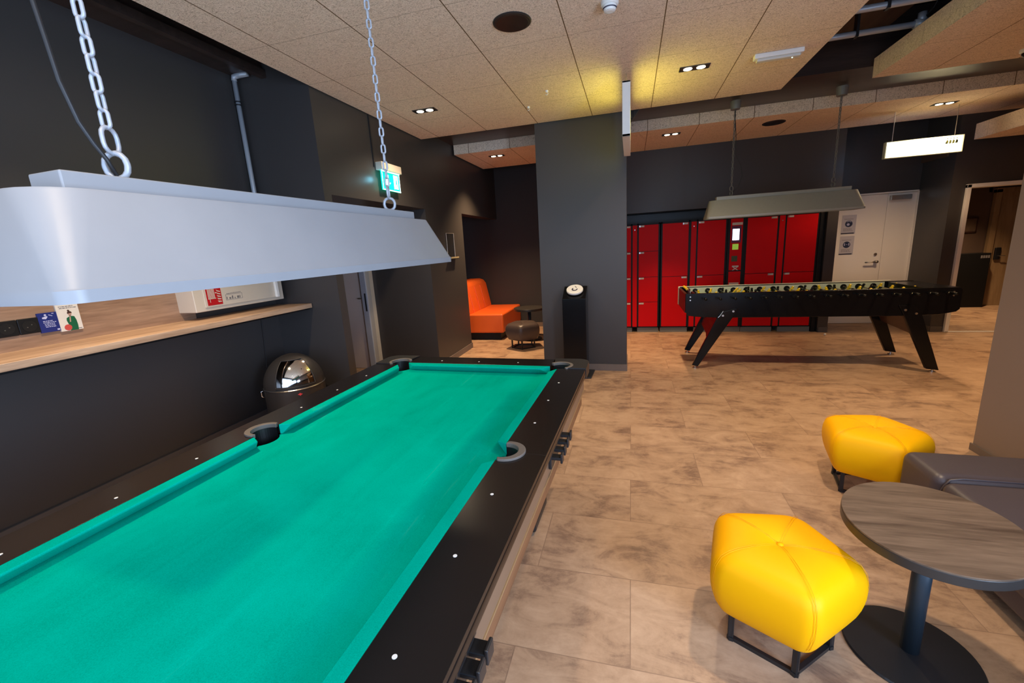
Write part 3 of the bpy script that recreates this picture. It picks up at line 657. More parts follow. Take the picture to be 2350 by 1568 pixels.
# ------------------------------------------------------------------ shelf wall
sh = thing('wall_shelf', (-3.08, 1.5, 1.16), 'long oak shelf board on the left wall below the big lamp', 'shelf')
part(sh, 'board', B(-3.275, -2.87, -1.0, 3.32, 1.163, 1.203), 'shelf', bevel=.003)
part(sh, 'underside', B(-3.26, -2.89, -1.0, 3.31, 1.150, 1.163), 'lockblk')
part(sh, 'backboard', B(-3.289, -3.272, -1.0, 2.52, 1.203, 1.75), 'shelfdk')
t = thing('wall_pipe', (-3.25, 3.27, 1.2), 'pale vertical pipe in the corner of the left wall', 'pipe')
part(t, 'tube', lambda bm: cyl(bm, (-3.25, 3.27, 1.3), (-3.25, 3.27, 3.13), .019, 16), 'pipe', smooth=True)
part(t, 'coupling', lambda bm: (cyl(bm, (-3.25, 3.27, 2.925), (-3.25, 3.27, 2.935), .024, 16), cyl(bm, (-3.25, 3.27, 2.95), (-3.25, 3.27, 2.96), .024, 16)), 'blackmetal')
part(t, 'elbow', lambda bm: tube(bm, [(-3.25, 3.27, 3.12), (-3.245, 3.27, 3.15), (-3.20, 3.28, 3.16), (-3.12, 3.29, 3.165)], .023, 12), 'pipe', smooth=True)
o = mobj('wall_cable', (lambda bm: (tube(bm, [(-3.27, 3.12, 1.2), (-3.27, 3.10, .9), (-3.265, 3.06, .5), (-3.27, 3.05, .2)], .003), bm)[-1])(nb()), 'cable'); tag(o, 'thin cable running down the wall under the shelf above the bin', 'cable')

# fire hose cabinet
t = thing('fire_hose_cabinet', (-3.19, 2.83, 1.26), 'cream fire hose cabinet with red hose sign above the shelf', 'fire hose cabinet')
part(t, 'box', BB((-3.289, -3.105, 2.40, 3.25, 1.262, 1.95)), 'cream', bevel=.006)
dr = part(t, 'door', B(-3.105, -3.097, 2.475, 3.16, 1.29, 1.92), 'cream', bevel=.003)
part(dr, 'edge_handle', B(-3.097, -3.075, 3.145, 3.175, 1.29, 1.92), 'white', bevel=.003)
HO = (-3.0965, 2.495, 1.302); HU = (0, 1, 0); HV = (0, 0, 1)
sg = part(t, 'hose_sign', lambda bm: plate(bm, rect(0, 0, .125, .15), HO, HU, HV, .0012), 'signred')
def hose(bm):
    O = (-3.0952, 2.495, 1.302)
    for k in range(7): plate(bm, [(.012+k*.0085, .052), (.017+k*.0085, .052), (.017+k*.0085, .135), (.012+k*.0085, .135)], O, HU, HV, .0006)
    plate(bm, rect(.010, .048, .075, .054), O, HU, HV, .0006); plate(bm, rect(.010, .132, .070, .138), O, HU, HV, .0006)
    plate(bm, rect(.022, .022, .026, .05), O, HU, HV, .0006); plate(bm, rect(.074, .088, .086, .096), O, HU, HV, .0006)
    for k in range(5): plate(bm, [(.085, .115-k*.021), (.092, .102-k*.021), (.118, .094-k*.019), (.118, .101-k*.019), (.096, .109-k*.020)], O, HU, HV, .0006)
part(sg, 'hose_pictogram', hose, 'cream')
def stick(bm):
    O = (-3.0965, 2.66, 1.318)
    for k in range(9): plate(bm, rect(.005+k*.015, .056+k*.0004, .016+k*.015, .060+k*.0004), O, HU, HV, .0006)
    for k, (w_, h_) in enumerate(((.008, .02), (.016, .014), (.012, .024), (.008, .01), (.02, .018), (.006, .02))): plate(bm, rect(k*.024, .014, k*.024+w_, .014+h_), O, HU, HV, .0006)
    for x0, y0, x1, y1 in ((-.006, .008, .146, .010), (-.006, .050, .146, .052), (-.006, .008, -.004, .052), (.144, .008, .146, .052)): plate(bm, rect(x0, y0, x1, y1), O, HU, HV, .0006)
part(t, 'instruction_sticker', stick, 'greyink')

# sockets and cards
def socket(y, lab):
    t = thing('power_socket', (-3.272, y, 1.33), lab, 'socket', 'black double sockets above the shelf')
    part(t, 'plate', B(-3.272, -3.262, y-.045, y+.045, 1.285, 1.372), 'lockblk', bevel=.004)
    part(t, 'well', lambda bm: cyl(bm, (-3.262, y, 1.328), (-3.2605, y, 1.328), .031, 20), 'pocketblk')
    part(t, 'contact', lambda bm: [cyl(bm, (-3.2605, y+s*.010, 1.328+s*.006), (-3.2585, y+s*.010, 1.328+s*.006), .0028, 8) for s in (-1, 1)], 'steel')
socket(1.465, 'black socket on the oak board at the left frame edge'); socket(1.557, 'black socket on the oak board next to the blue card')
CU, CV = (0, 1, 0), (0, 0, 1)
t = thing('blue_card', (-3.262, 1.645, 1.28), 'small dark blue card with white lines beside the black sockets', 'card')
part(t, 'card', B(-3.271, -3.262, 1.600, 1.690, 1.277, 1.390), 'bluecard')
def bl(bm):
    O = (-3.2618, 1.605, 1.277)
    for k, (a, b) in enumerate(((.014, .064), (.014, .072), (.018, .066), (.018, .070), (.020, .066))): 
        x = a
        while x < b-.004: w_ = random.choice((.006, .009, .012)); plate(bm, rect(x, .063-k*.0085, min(x+w_, b), .0668-k*.0085), O, CU, CV, .0004); x += w_+.0025
    plate(bm, [(.014, .080), (.030, .076), (.040, .090), (.034, .094), (.022, .090), (.014, .088)], O, CU, CV, .0004)
    plate(bm, circ(.030, .100, .0055, 10), O, CU, CV, .0004); plate(bm, [(.044, .098), (.062, .090), (.062, .093), (.046, .101)], O, CU, CV, .0004)
    plate(bm, rect(.060, .104, .070, .107), O, CU, CV, .0004); plate(bm, rect(.068, .006, .080, .014), O, CU, CV, .0004)
part(t, 'print', bl, 'lilac')
t = thing('white_card', (-3.262, 1.745, 1.265), 'white card printed with a person in green beside the blue card', 'card')
part(t, 'card', B(-3.2705, -3.2605, 1.688, 1.796, 1.268, 1.425), 'label')
O_ = (-3.2603, 1.692, 1.268)
def lines(bm):
    for k, (a, b) in enumerate(((.010, .082), (.012, .098))):
        x = a
        while x < b-.003: w_ = random.choice((.005, .010, .013)); plate(bm, rect(x, .143-k*.0095, min(x+w_, b), .1475-k*.0095), O_, CU, CV, .0004); x += w_+.003
    plate(bm, rect(.080, .006, .098, .010), O_, CU, CV, .0004)
part(t, 'lettering', lines, 'greyink')
part(t, 'printed_person', lambda bm: (plate(bm, [(.040, 0), (.040, .030), (.033, .062), (.036, .076), (.047, .082), (.060, .086), (.074, .082), (.080, .060), (.082, .030), (.080, 0)], O_, CU, CV, .0004)), 'greencloth')
part(t, 'printed_face', lambda bm: (plate(bm, circ(.055, .100, .0095, 16, .012), O_, CU, CV, .0006), plate(bm, rect(.050, .084, .059, .092), O_, CU, CV, .0006), plate(bm, [(.046, .050), (.052, .052), (.056, .082), (.050, .080)], O_, CU, CV, .0008)), 'skin')
part(t, 'printed_hair', lambda bm: (plate(bm, arcp(.055, .104, .0115, -.1, PI+.3, 12), O_, CU, CV, .0008), plate(bm, circ(.052, .119, .0055, 12), O_, CU, CV, .0008)), 'hair')
part(t, 'printed_badge', lambda bm: plate(bm, circ(.032, .020, .018, 24), O_, CU, CV, .0008), 'redprint')

# ------------------------------------------------------------------ push bin
bx, by = -2.87, 2.96
t = thing('push_bin', (bx, by, 0), 'domed graphite waste bin with chrome flap under the shelf', 'bin')
R_ = .245
prof = [(R_-.01, 0), (R_, .02), (R_, .54)] + [(R_*math.cos(a), .54+.27*math.sin(a)) for a in [PI/2*k/10 for k in range(1, 10)]] + [(.01, .81)]
part(t, 'body', lambda bm: lathe(bm, prof, (bx, by, 0), 48), 'binm', smooth=True)
part(t, 'seam', lambda bm: lathe(bm, [(R_, .535), (R_+.004, .54), (R_, .545)], (bx, by, 0), 48, False, False), 'steel')
fa = math.atan2(-by, -bx)+.02
def flap(bm, a0, a1, e0, e1, off, n=14, k=10):
    g = [[None]*(n+1) for _ in range(k+1)]
    for j in range(k+1):
        e = e0+(e1-e0)*j/k
        for i in range(n+1):
            a = a0+(a1-a0)*i/n; rr = (R_+off)*math.cos(e)
            g[j][i] = bm.verts.new((bx+rr*math.cos(a), by+rr*math.sin(a), .54+(.27+off)*math.sin(e)))
    for j in range(k):
        for i in range(n): bm.faces.new((g[j][i], g[j][i+1], g[j+1][i+1], g[j+1][i]))
part(t, 'flap', lambda bm: flap(bm, fa-.62, fa+.62, .14, 1.0, .005), 'chrome', smooth=True, label='chrome push flap')
def fframe(bm):
    pts = []
    for a, e in [(fa-.66+1.32*i/8, .10) for i in range(9)]+[(fa+.66, .10+.94*i/6) for i in range(1, 7)]+[(fa+.66-1.32*i/8, 1.04) for i in range(1, 9)]+[(fa-.66, 1.04-.94*i/6) for i in range(1, 6)]:
        rr = (R_+.004)*math.cos(e); pts.append((bx+rr*math.cos(a), by+rr*math.sin(a), .54+.274*math.sin(e)))
    tube(bm, pts, .004, 6, True)
part(t, 'flap_frame', fframe, 'binm', smooth=True)
rv = Vector((math.cos(fa+.08), math.sin(fa+.08), 0)); uv = Vector((-math.sin(fa+.08), math.cos(fa+.08), 0))
part(t, 'emblem', lambda bm: plate(bm, [(-.020, 0), (-.008, -.006), (0, -.013), (.008, -.006), (.020, 0), (.008, .006), (0, .013), (-.008, .006)], Vector((bx, by, .50))+rv*(R_+.001), uv, (0, 0, 1), .002), 'logored')
sd = Vector((math.cos(fa-PI/2-.05), math.sin(fa-PI/2-.05), 0))
part(t, 'side_handle', lambda bm: tube(bm, [Vector((bx, by, .52))+sd*(R_), Vector((bx, by, .515))+sd*(R_+.022), Vector((bx, by, .47))+sd*(R_+.022), Vector((bx, by, .46))+sd*R_], .006, 8), 'chrome', smooth=True)

# ------------------------------------------------------------------ black stand with white disc
t = thing('display_stand', (-.66, 5.18, 0), 'tall black box stand in front of the grey pillar', 'stand')
part(t, 'column', lambda bm: prism(bm, [(5.06, .04), (5.31, .04), (5.31, 1.09), (5.29, 1.09), (5.06, .965)], -.795, -.515, lambda a, b, c: (c, a, b)), 'foosblk', bevel=.006)
part(t, 'foot_plate', lambda bm: prism(bm, [(-.88, 5.31), (-.86, 4.98), (-.60, 4.95), (-.46, 4.98), (-.44, 5.31)], 0, .02), 'blackmetal', bevel=.003)
c0 = Vector((-.655, 5.185, 1.045)); uu = Vector((1, 0, 0)); vv = Vector((0, .25, .13)).normalized()
t2 = thing('round_disc', c0, 'white round disc with black swirl mark on top of black stand', 'disc')
part(t2, 'disc', lambda bm: plate(bm, circ(0, 0, .100, 40), c0, uu, vv, .030), 'white', bevel=.008)
nn = uu.cross(vv)
def swirl(bm):
    o = c0+nn*.0302
    for r0, r1, a0, a1 in ((.022, .036, PI*.75, PI*2.1),):
        plate(bm, arcp(0, -.008, r1, a0, a1, 20)+arcp(.002, -.004, r0, a1, a0, 20), o, uu, vv, .0008)
    plate(bm, [(-.004, .052), (.002, .060), (.016, .040), (.022, .022), (.014, .024), (.006, .040)], o, uu, vv, .0008)
part(t2, 'swirl_mark', swirl, 'ink')

# ------------------------------------------------------------------ lockers
YL = 7.75
def label_plate(bm, x, z): box(bm, x, x+.075, YL-.003, YL, z-.035, z-.008)
def locker(x0, x1, rows, side, label, group='red lockers along the back wall', cat='locker'):
    t = thing('locker_column', ((x0+x1)/2, YL+.25, 0), label, cat, group)
    part(t, 'carcass', BB((x0-.025, x1+.025, YL+.012, YL+.5, .085, 1.87), (x0-.025, x0, YL+.003, YL+.02, .085, 1.87), (x1, x1+.025, YL+.003, YL+.02, .085, 1.87), (x0-.025, x1+.025, YL+.003, YL+.02, 1.848, 1.87), (x0-.025, x1+.025, YL+.003, YL+.02, .085, .10)), 'lockblk')
    part(t, 'plinth', B(x0-.02, x1+.02, YL+.02, YL+.48, 0, .085), 'grey')
    for z0, z1 in rows:
        dd = part(t, 'door', B(x0, x1, YL, YL+.012, z0+.004, z1-.004), 'red', bevel=.002)
        lx = x0+.012 if side == 'l' else x1-.087
        pl = part(dd, 'number_plate', lambda bm: label_plate(bm, lx, z1), 'label')
        part(dd, 'latch', B(lx-.004, lx+.012, YL-.005, YL, z1-.036, z1-.008), 'steel')
    return t
def lockstrip(x0, x1, label):
    t = thing('locker_lock_column', ((x0+x1)/2, YL+.25, 0), label, 'locker', 'slim red columns between locker doors')
    part(t, 'carcass', BB((x0-.02, x1+.02, YL+.012, YL+.5, .085, 1.87), (x0-.02, x1+.02, YL+.003, YL+.02, 1.848, 1.87)), 'lockblk')
    part(t, 'front_panel', B(x0, x1, YL+.001, YL+.012, .10, 1.845), 'red', bevel=.002)
    part(t, 'lock', lambda bm: cyl(bm, ((x0+x1)/2, YL+.001, 1.77), ((x0+x1)/2, YL-.004, 1.77), .008, 12), 'steel')
R4 = [(.10, .535), (.535, .97), (.97, 1.405), (1.405, 1.845)]
R2 = [(.10, .965), (.965, 1.845)]
locker(-.32, 0.0, R4, 'r', 'four-door red locker column partly hidden by the pillar')
lockstrip(.027, .10, 'slim red column nearest the pillar')
locker(.128, .444, R4, 'l', 'full four-door red locker column next to the pillar')
locker(.510, .915, R2, 'r', 'two-door red locker column, first of the wide ones from the pillar')
lockstrip(.955, 1.035, 'slim red column behind the left end of the football table lamp')
locker(1.06, 1.473, R2, 'l', 'two-door red locker column left of the screen column')
locker(1.787, 2.21, R2, 'r', 'two-door red locker column right of the screen column')
lockstrip(2.237, 2.315, 'slim red column between the two rightmost wide lockers')
locker(2.338, 2.757, R2, 'l', 'rightmost two-door red locker column beside the black end panel')
t = thing('locker_terminal', (1.63, YL+.25, 0), 'red payment column with lit white screen among the lockers', 'locker terminal')
part(t, 'carcass', BB((1.505, 1.765, YL+.012, YL+.5, .085, 1.87), (1.505, 1.543, YL+.003, YL+.02, .085, 1.87), (1.722, 1.765, YL+.003, YL+.02, .085, 1.87), (1.505, 1.765, YL+.003, YL+.02, 1.848, 1.87)), 'lockblk')
part(t, 'plinth', B(1.51, 1.76, YL+.02, YL+.48, 0, .085), 'grey')
fp = part(t, 'front_panel', B(1.543, 1.722, YL, YL+.012, 1.03, 1.845), 'red', bevel=.002)
part(fp, 'header_label', B(1.565, 1.715, YL-.003, YL, 1.745, 1.785), 'label')
sc = part(fp, 'screen_bezel', B(1.56, 1.70, YL-.004, YL, 1.47, 1.73), 'purple')
part(fp, 'screen', B(1.575, 1.672, YL-.006, YL-.003, 1.51, 1.685), 'screen')
part(fp, 'display', B(1.58, 1.668, YL-.006, YL, 1.36, 1.45), 'screeng')
part(fp, 'card_slot', B(1.575, 1.66, YL-.004, YL, 1.17, 1.26), 'signicon')
part(fp, 'ticket_sign', lambda bm: (box(bm, 1.59, 1.685, YL-.003, YL, 1.082, 1.104), plate(bm, [(0, 0), (.02, 0), (.095, .055), (.075, .055)], (1.59, YL-.001, 1.03), (1, 0, 0), (0, 0, 1), .001), plate(bm, [(.075, 0), (.095, 0), (.02, .055), (0, .055)], (1.59, YL-.0015, 1.03), (1, 0, 0), (0, 0, 1), .001)), 'label')
lp = part(t, 'lower_door', B(1.543, 1.722, YL, YL+.012, .10, 1.01), 'red', bevel=.002)
part(lp, 'label', B(1.555, 1.70, YL-.003, YL, .775, .83), 'label')
o = mobj('locker_end_panel', (lambda bm: (box(bm, 2.785, 2.845, YL-.01, YL+.5, 0, 1.90), bm)[-1])(nb()), 'lockblk', bevel=.003); tag(o, 'black end panel right of the red lockers', 'panel')
o = mobj('floor_ball', (lambda bm: (lathe(bm, [(.004, 0), (.014, .004), (.018, .018), (.014, .031), (.004, .036)], (2.88, 7.45, 0), 16), bm)[-1])(nb()), 'label', smooth=True); tag(o, 'tiny pale ball lying on the floor near the white door', 'ball')

# notices on white door
def notice(z0, lab, kind):
    x0 = 3.335
    t = thing('door_notice', (x0+.1, 8.424, z0), lab, 'notice', 'paper notices on the white door')
    part(t, 'sheet', B(x0, x0+.20, 8.4225, 8.4248, z0, z0+.30), mat('pale_paper', (.48, .46, .50), .5, noise=.02))
    O = (x0, 8.4224, z0)
    part(t, 'footer_bar', lambda bm: plate(bm, rect(.0, .0, .185, .018), O, (1, 0, 0), (0, 0, 1), .001), 'ink')
    part(t, 'round_symbol', lambda bm: plate(bm, circ(.10, .16, .052, 28), O, (1, 0, 0), (0, 0, 1), .001), mat('navy_symbol', (.012, .025, .07), .5))
    O2 = (x0, 8.4212, z0)
    if kind: part(t, 'pictogram', lambda bm: (plate(bm, circ(.092, .15, .020, 14), O2, (1, 0, 0), (0, 0, 1), .001), plate(bm, arcp(.10, .165, .040, .6, 2.4, 10)+arcp(.10, .165, .032, 2.4, .6, 10), O2, (1, 0, 0), (0, 0, 1), .001)), 'lilac')
    else: part(t, 'pictogram', lambda bm: [plate(bm, rect(*q), O2, (1, 0, 0), (0, 0, 1), .001) for q in ((.062, .145, .076, .185), (.124, .145, .138, .185), (.088, .160, .112, .166))], 'lilac')
    def tx(bm):
        for k in range(3):
            x = .03
            while x < .15: w_ = random.choice((.01, .016, .022)); plate(bm, rect(x, .08-k*.017, x+w_, .087-k*.017), O, (1, 0, 0), (0, 0, 1), .001); x += w_+.006
        plate(bm, rect(.03, .232, .16, .238), O, (1, 0, 0), (0, 0, 1), .001)
    part(t, 'lettering', tx, 'greyink')
notice(1.50, 'upper paper notice with round blue symbol on the white door', 1); notice(1.165, 'lower paper notice with round navy symbol on the white door', 0)

# corridor things
t = thing('black_cabinet', (6.15, 10.05, 0), 'black cabinet seen through the white-framed doorway', 'cabinet')
part(t, 'body', B(5.75, 6.34, 9.95, 10.19, 0, 1.0), 'lockblk', bevel=.004)
part(t, 'label_strip', BB(*[(6.19+k*.035, 6.215+k*.035, 9.945, 9.95, .91, .96) for k in range(4)]), 'greyink')
t = thing('wall_picture', (6.1, 10.19, 1.5), 'dim framed picture above the black cabinet in the corridor', 'picture')
part(t, 'frame', BB((6.0, 6.2, 10.175, 10.2, 1.38, 1.40), (6.0, 6.2, 10.175, 10.2, 1.63, 1.65), (6.0, 6.015, 10.175, 10.2, 1.38, 1.65), (6.185, 6.2, 10.175, 10.2, 1.38, 1.65)), 'hair')
part(t, 'sheet', B(6.015, 6.185, 10.185, 10.2, 1.40, 1.63), mat('brown_print', (.13, .085, .06), .5, noise=.5, scale=12))

# ------------------------------------------------------------------ football table
FX0, FX1, FY0, FY1 = .635, 3.325, 5.50, 6.32
ft = thing('football_table', ((FX0+FX1)/2, (FY0+FY1)/2, 0), 'extra long black table football game with yellow and black players', 'football table')
side = [(FX0, .935), (FX0, .72), (FX0+.035, .665), (FX0+.18, .648), (FX0+.40, .637), (FX1-.42, .632), (FX1-.16, .645), (FX1-.03, .672), (FX1, .70), (FX1, .905), (FX1-.025, .93)]
for y0, y1 in ((FY0, FY0+.035), (FY1-.035, FY1)):
    sp = part(ft, 'side_panel', lambda bm: prism(bm, side, y0, y1, lambda a, b, c: (a, c, b)), 'foosblk', bevel=.006)
    yy = FY1-.0355 if y0 > 6 else FY0+.0355
    part(sp, 'inner_lining', B(FX0+.12, FX1-.32, min(yy, yy+(.0 if y0 < 6 else -.004))-.002, yy+.002, .80, .925), 'foosin')
part(ft, 'top_rail', B(FX0, FX1-.25, FY1-.036, FY1, .936, .942), 'foosin')
part(ft, 'end_panel', BB((FX0, FX0+.03, FY0+.035, FY1-.035, .70, .925)), 'maroon', label='maroon left end panel')
part(ft, 'end_trim', BB((FX0-.004, FX0+.012, FY1-.05, FY1+.004, .70, .94)), 'foosin')
part(ft, 'end_panel', BB((FX1-.04, FX1, FY0+.035, FY1-.035, .70, .925), (FX1-.30, FX1-.04, FY0+.035, FY1-.035, .86, .925)), 'foosblk')
part(ft, 'goal_end', BB((FX0+.09, FX0+.12, FY0+.035, FY0+.28, .80, .93), (FX0+.09, FX0+.12, FY1-.28, FY1-.035, .80, .93)), 'maroon')
part(ft, 'base_board', B(FX0+.03, FX1-.04, FY0+.035, FY1-.035, .70, .72), 'foosblk')
pf = part(ft, 'playfield', B(FX0+.12, FX1-.32, FY0+.035, FY1-.035, .785, .80), 'foosfield')
part(pf, 'field_lines', lambda bm: (box(bm, 1.93, 1.94, FY0+.04, FY1-.04, .80, .8008), prism(bm, arcp(1.935, 5.91, .10, 0, 2*PI, 32)[:-1]+[], .80, .8004)), 'foosin')
sb = part(ft, 'score_counter', lambda bm: cyl(bm, (FX0+.065, FY0+.10, .945), (FX0+.065, FY1-.04, .945), .005, 8), 'steel')
for k in range(10): part(sb, 'score_bead', lambda bm: cyl(bm, (FX0+.065, FY1-.10-k*.034, .945), (FX0+.065, FY1-.072-k*.034, .945), .016, 10), 'fyellow')
def fig_mesh():
    bm = nb()
    prism(bm, [(-.012, -.055), (.012, -.055), (.010, -.03), (.015, -.005), (.019, .018), (.008, .028), (-.008, .028), (-.019, .018), (-.015, -.005), (-.010, -.03)], -.011, .011, lambda a, b, c: (c*1.0, a, b))
    box(bm, -.010, .014, -.010, .010, -.066, -.048)
    bmesh.ops.create_uvsphere(bm, u_segments=10, v_segments=7, radius=.0145, matrix=Matrix.Translation((0, 0, .038)))
    bmesh.ops.recalc_face_normals(bm, faces=bm.faces)
    me = bpy.data.meshes.new('player_figure'); bm.to_mesh(me); bm.free(); return me
FM = {'Y': fig_mesh(), 'B': fig_mesh()}; FM['Y'].materials.append(M['fyellow']); FM['B'].materials.append(M['fblack'])
pat = ['Y1', 'Y2', 'B3', 'Y4', 'B4', 'Y3', 'B2', 'Y3', 'B3', 'Y3', 'B3', 'Y3', 'B4', 'Y3', 'Y2', 'B2']
ZRod = .878
for i, c in enumerate(pat):
    x = .846+i*.1572
    rod = part(ft, 'rod', lambda bm: cyl(bm, (x, FY0-.035, ZRod), (x, FY1+.05, ZRod), .0075, 10), 'steel', smooth=True)
    part(rod, 'handle', lambda bm: cyl(bm, (x, FY0-.03, ZRod), (x, FY0-.125, ZRod), .013, 12, .015), 'fblack', smooth=True)
    part(rod, 'bearing', lambda bm: cyl(bm, (x, FY1-.041, ZRod), (x, FY1-.047, ZRod), .034, 20), 'fblack')
    part(rod, 'bearing', lambda bm: cyl(bm, (x, FY0, ZRod), (x, FY0-.012, ZRod), .022, 16), 'fblack')
    n = int(c[1]); tilt = random.uniform(-.7, .7)
    for k in range(n):
        y = FY0+.06+(FY1-FY0-.12)*(k+.5)/n + random.uniform(-.02, .02)
        p = bpy.data.objects.new('player_figure', FM[c[0]]); COL.objects.link(p); p.parent = rod
        p.matrix_local = ROOT[ft.name] @ Matrix.Translation((x, y, ZRod)) @ Matrix.Rotation(tilt, 4, 'Y')
def leg(bm, sx, y):
    # slanted tapered leg; sx -1 left, 1 right
    if sx < 0: top, bot = [(1.215, .76), (.985, .66)], [(.735, .05), (.825, .03)]
    else: top, bot = [(2.79, .755), (2.955, .66)], [(3.235, .035), (3.14, .05)]
    if sx < 0: pts = [(1.215, .755), (1.02, .70), (.735, .045), (.80, .03), (1.20, .70)]
    else: pts = [(2.78, .755), (2.86, .60), (3.11, .045), (3.225, .03), (3.21, .07), (2.99, .68), (2.93, .755)]
    prism(bm, pts, y, y+.05, lambda a, b, c: (a, c, b))
for sx in (-1, 1):
    for y in (FY0-.012, FY1-.038):
        lg = part(ft, 'leg', lambda bm: leg(bm, sx, y), 'foosblk', bevel=.006)
        fx = .772 if sx < 0 else 3.178
        part(lg, 'levelling_foot', lambda bm: (cyl(bm, (fx, y+.025, 0), (fx, y+.025, .016), .030, 16), cyl(bm, (fx, y+.025, .014), (fx, y+.025, .04), .010, 10)), 'steel')
        if y < 5.6:
            for bx_, bz in (((1.165, .715), (1.055, .665)) if sx < 0 else ((2.845, .70), (2.945, .66))):
                part(lg, 'bolt', lambda bm: cyl(bm, (bx_, y, bz), (bx_, y-.008, bz), .012, 12), 'steel')
    if sx < 0: q = [(1.10, .64), (.985, .42), (.93, .36), (1.0, .64)]; q = [(.96, .645), (1.14, .645), (1.0, .40), (.90, .34), (.86, .40)]
    else: q = [(2.90, .645), (3.02, .645), (3.09, .43), (3.05, .37)]
    part(ft, 'leg_brace', lambda bm: prism(bm, q, FY0+.04, FY1-.04, lambda a, b, c: (a, c, b)) if False else prism(bm, [(FY0+.04, .645), (FY1-.04, .645), (FY1-.04, .44), (FY0+.25, .40), (FY0+.04, .34)], 0, .02, lambda a, b, c: ((1.02 if sx < 0 else 2.93)+(.645-b)*(-.42 if sx < 0 else .42)+c, a, b)), 'brace')
for bx_, bz in ((FX0+.055, .895), (FX0+.055, .855), (FX1-.075, .885), (FX1-.075, .845)):
    part(ft, 'corner_bolt', lambda bm: cyl(bm, (bx_, FY0, bz), (bx_, FY0-.006, bz), .008, 12), 'steel')
part(ft, 'lever', lambda bm: tube(bm, [(1.055, FY0-.02, .72), (1.02, FY0-.03, .665), (1.0, FY0-.03, .645)], .004, 6), 'steel')

# ------------------------------------------------------------------ pentagon stools
def rpoly(R, rc, z, rot, n=5, m=6):
    """rounded pentagon ring"""
    pts = []; ap = R-rc/math.cos(PI/n)
    for k in range(n):
        a = rot+2*PI*k/n
        c = (ap*math.cos(a), ap*math.sin(a))
        for j in range(m+1):
            b = a-PI/n+2*PI/n*j/m
            pts.append((c[0]+rc*math.cos(b), c[1]+rc*math.sin(b), z))
    return pts
def stool(loc, label, m, seam, group, s=1.0):
    t = thing('pentagon_stool', loc, label, 'stool', group)
    ROOT[t.name] = Matrix.Identity(4); rot = math.radians(60)
    def seat(bm):
        prof = [(.02, .01, .150), (.20, .05, .148), (.232, .05, .140), (.250, .05, .150), (.278, .07, .195), (.296, .07, .255), (.298, .07, .315), (.290, .07, .360), (.270, .075, .392), (.235, .10, .409), (.18, .09, .418), (.11, .06, .419), (.05, .03, .414), (.018, .01, .405), (.006, .004, .402)]
        rings = [[bm.verts.new(p) for p in rpoly(R*s, rc*s, z, rot)] for R, rc, z in prof]
        n = len(rings[0])
        for A, Bq in zip(rings, rings[1:]):
            for i in range(n): bm.faces.new((A[i], A[(i+1) % n], Bq[(i+1) % n], Bq[i]))
        bm.faces.new(rings[0][::-1]); bm.faces.new(rings[-1])
    st_ = part(t, 'seat', seat, m, smooth=True, subd=1)
    def seams(bm):
        for k in range(5):
            a = rot+2*PI*k/5; d = Vector((math.cos(a), math.sin(a), 0)); pr = [(.0, .4025), (.05, .4145), (.11, .4195), (.18, .4185), (.23, .411), (.262, .396), (.284, .362), (.2925, .315), (.290, .255), (.272, .196), (.246, .152)]
            for off in (-.004, .004):
                tv = Vector((-d.y, d.x, 0))*off
                tube(bm, [d*((R-.0105*(R > .2))*s)+tv+Vector((0, 0, z+.0001)) for R, z in pr], .0007, 5)
    part(st_, 'seam', seams, seam)
    part(st_, 'button', lambda bm: lathe(bm, [(.013, .401), (.012, .407), (.004, .410)], (0, 0, 0), 16), m, smooth=True)
    def base(bm):
        V = [Vector((.198*math.cos(rot+2*PI*k/5), .198*math.sin(rot+2*PI*k/5), 0)) for k in range(5)]
        for k in range(5):
            a, b = V[k], V[(k+1) % 5]; d = (b-a).normalized(); nrm = Vector((d.y, -d.x, 0))
            for z in (.0, .135):
                mx = Matrix((d, nrm, Vector((0, 0, 1)))).transposed().to_4x4(); mx.translation = a
                box(bm, -.008, (b-a).length+.008, -.016, 0, z, z+.016, mx)
            mx = Matrix((d, nrm, Vector((0, 0, 1)))).transposed().to_4x4(); mx.translation = a
            box(bm, -.005, .013, -.016, .002, 0, .15, mx); mx.translation = b; box(bm, -.013, .005, -.016, .002, 0, .15, mx)
    part(t, 'frame', base, 'blackmetal', label='black square-tube base')
    return t
stool((.565, 1.665, 0), 'yellow leather pentagon stool nearest the camera, left of the round table', 'yellow', 'yseam', 'yellow pentagon stools')
stool((1.435, 2.90, 0), 'yellow leather pentagon stool farther back, behind the round table', 'yellow', 'yseam', 'yellow pentagon stools')
stool((-1.69, 6.60, 0), 'dark brown pentagon stool in front of the orange sofa', 'brownl', 'brownl', 'dark stools in the back lounge', 1.03)

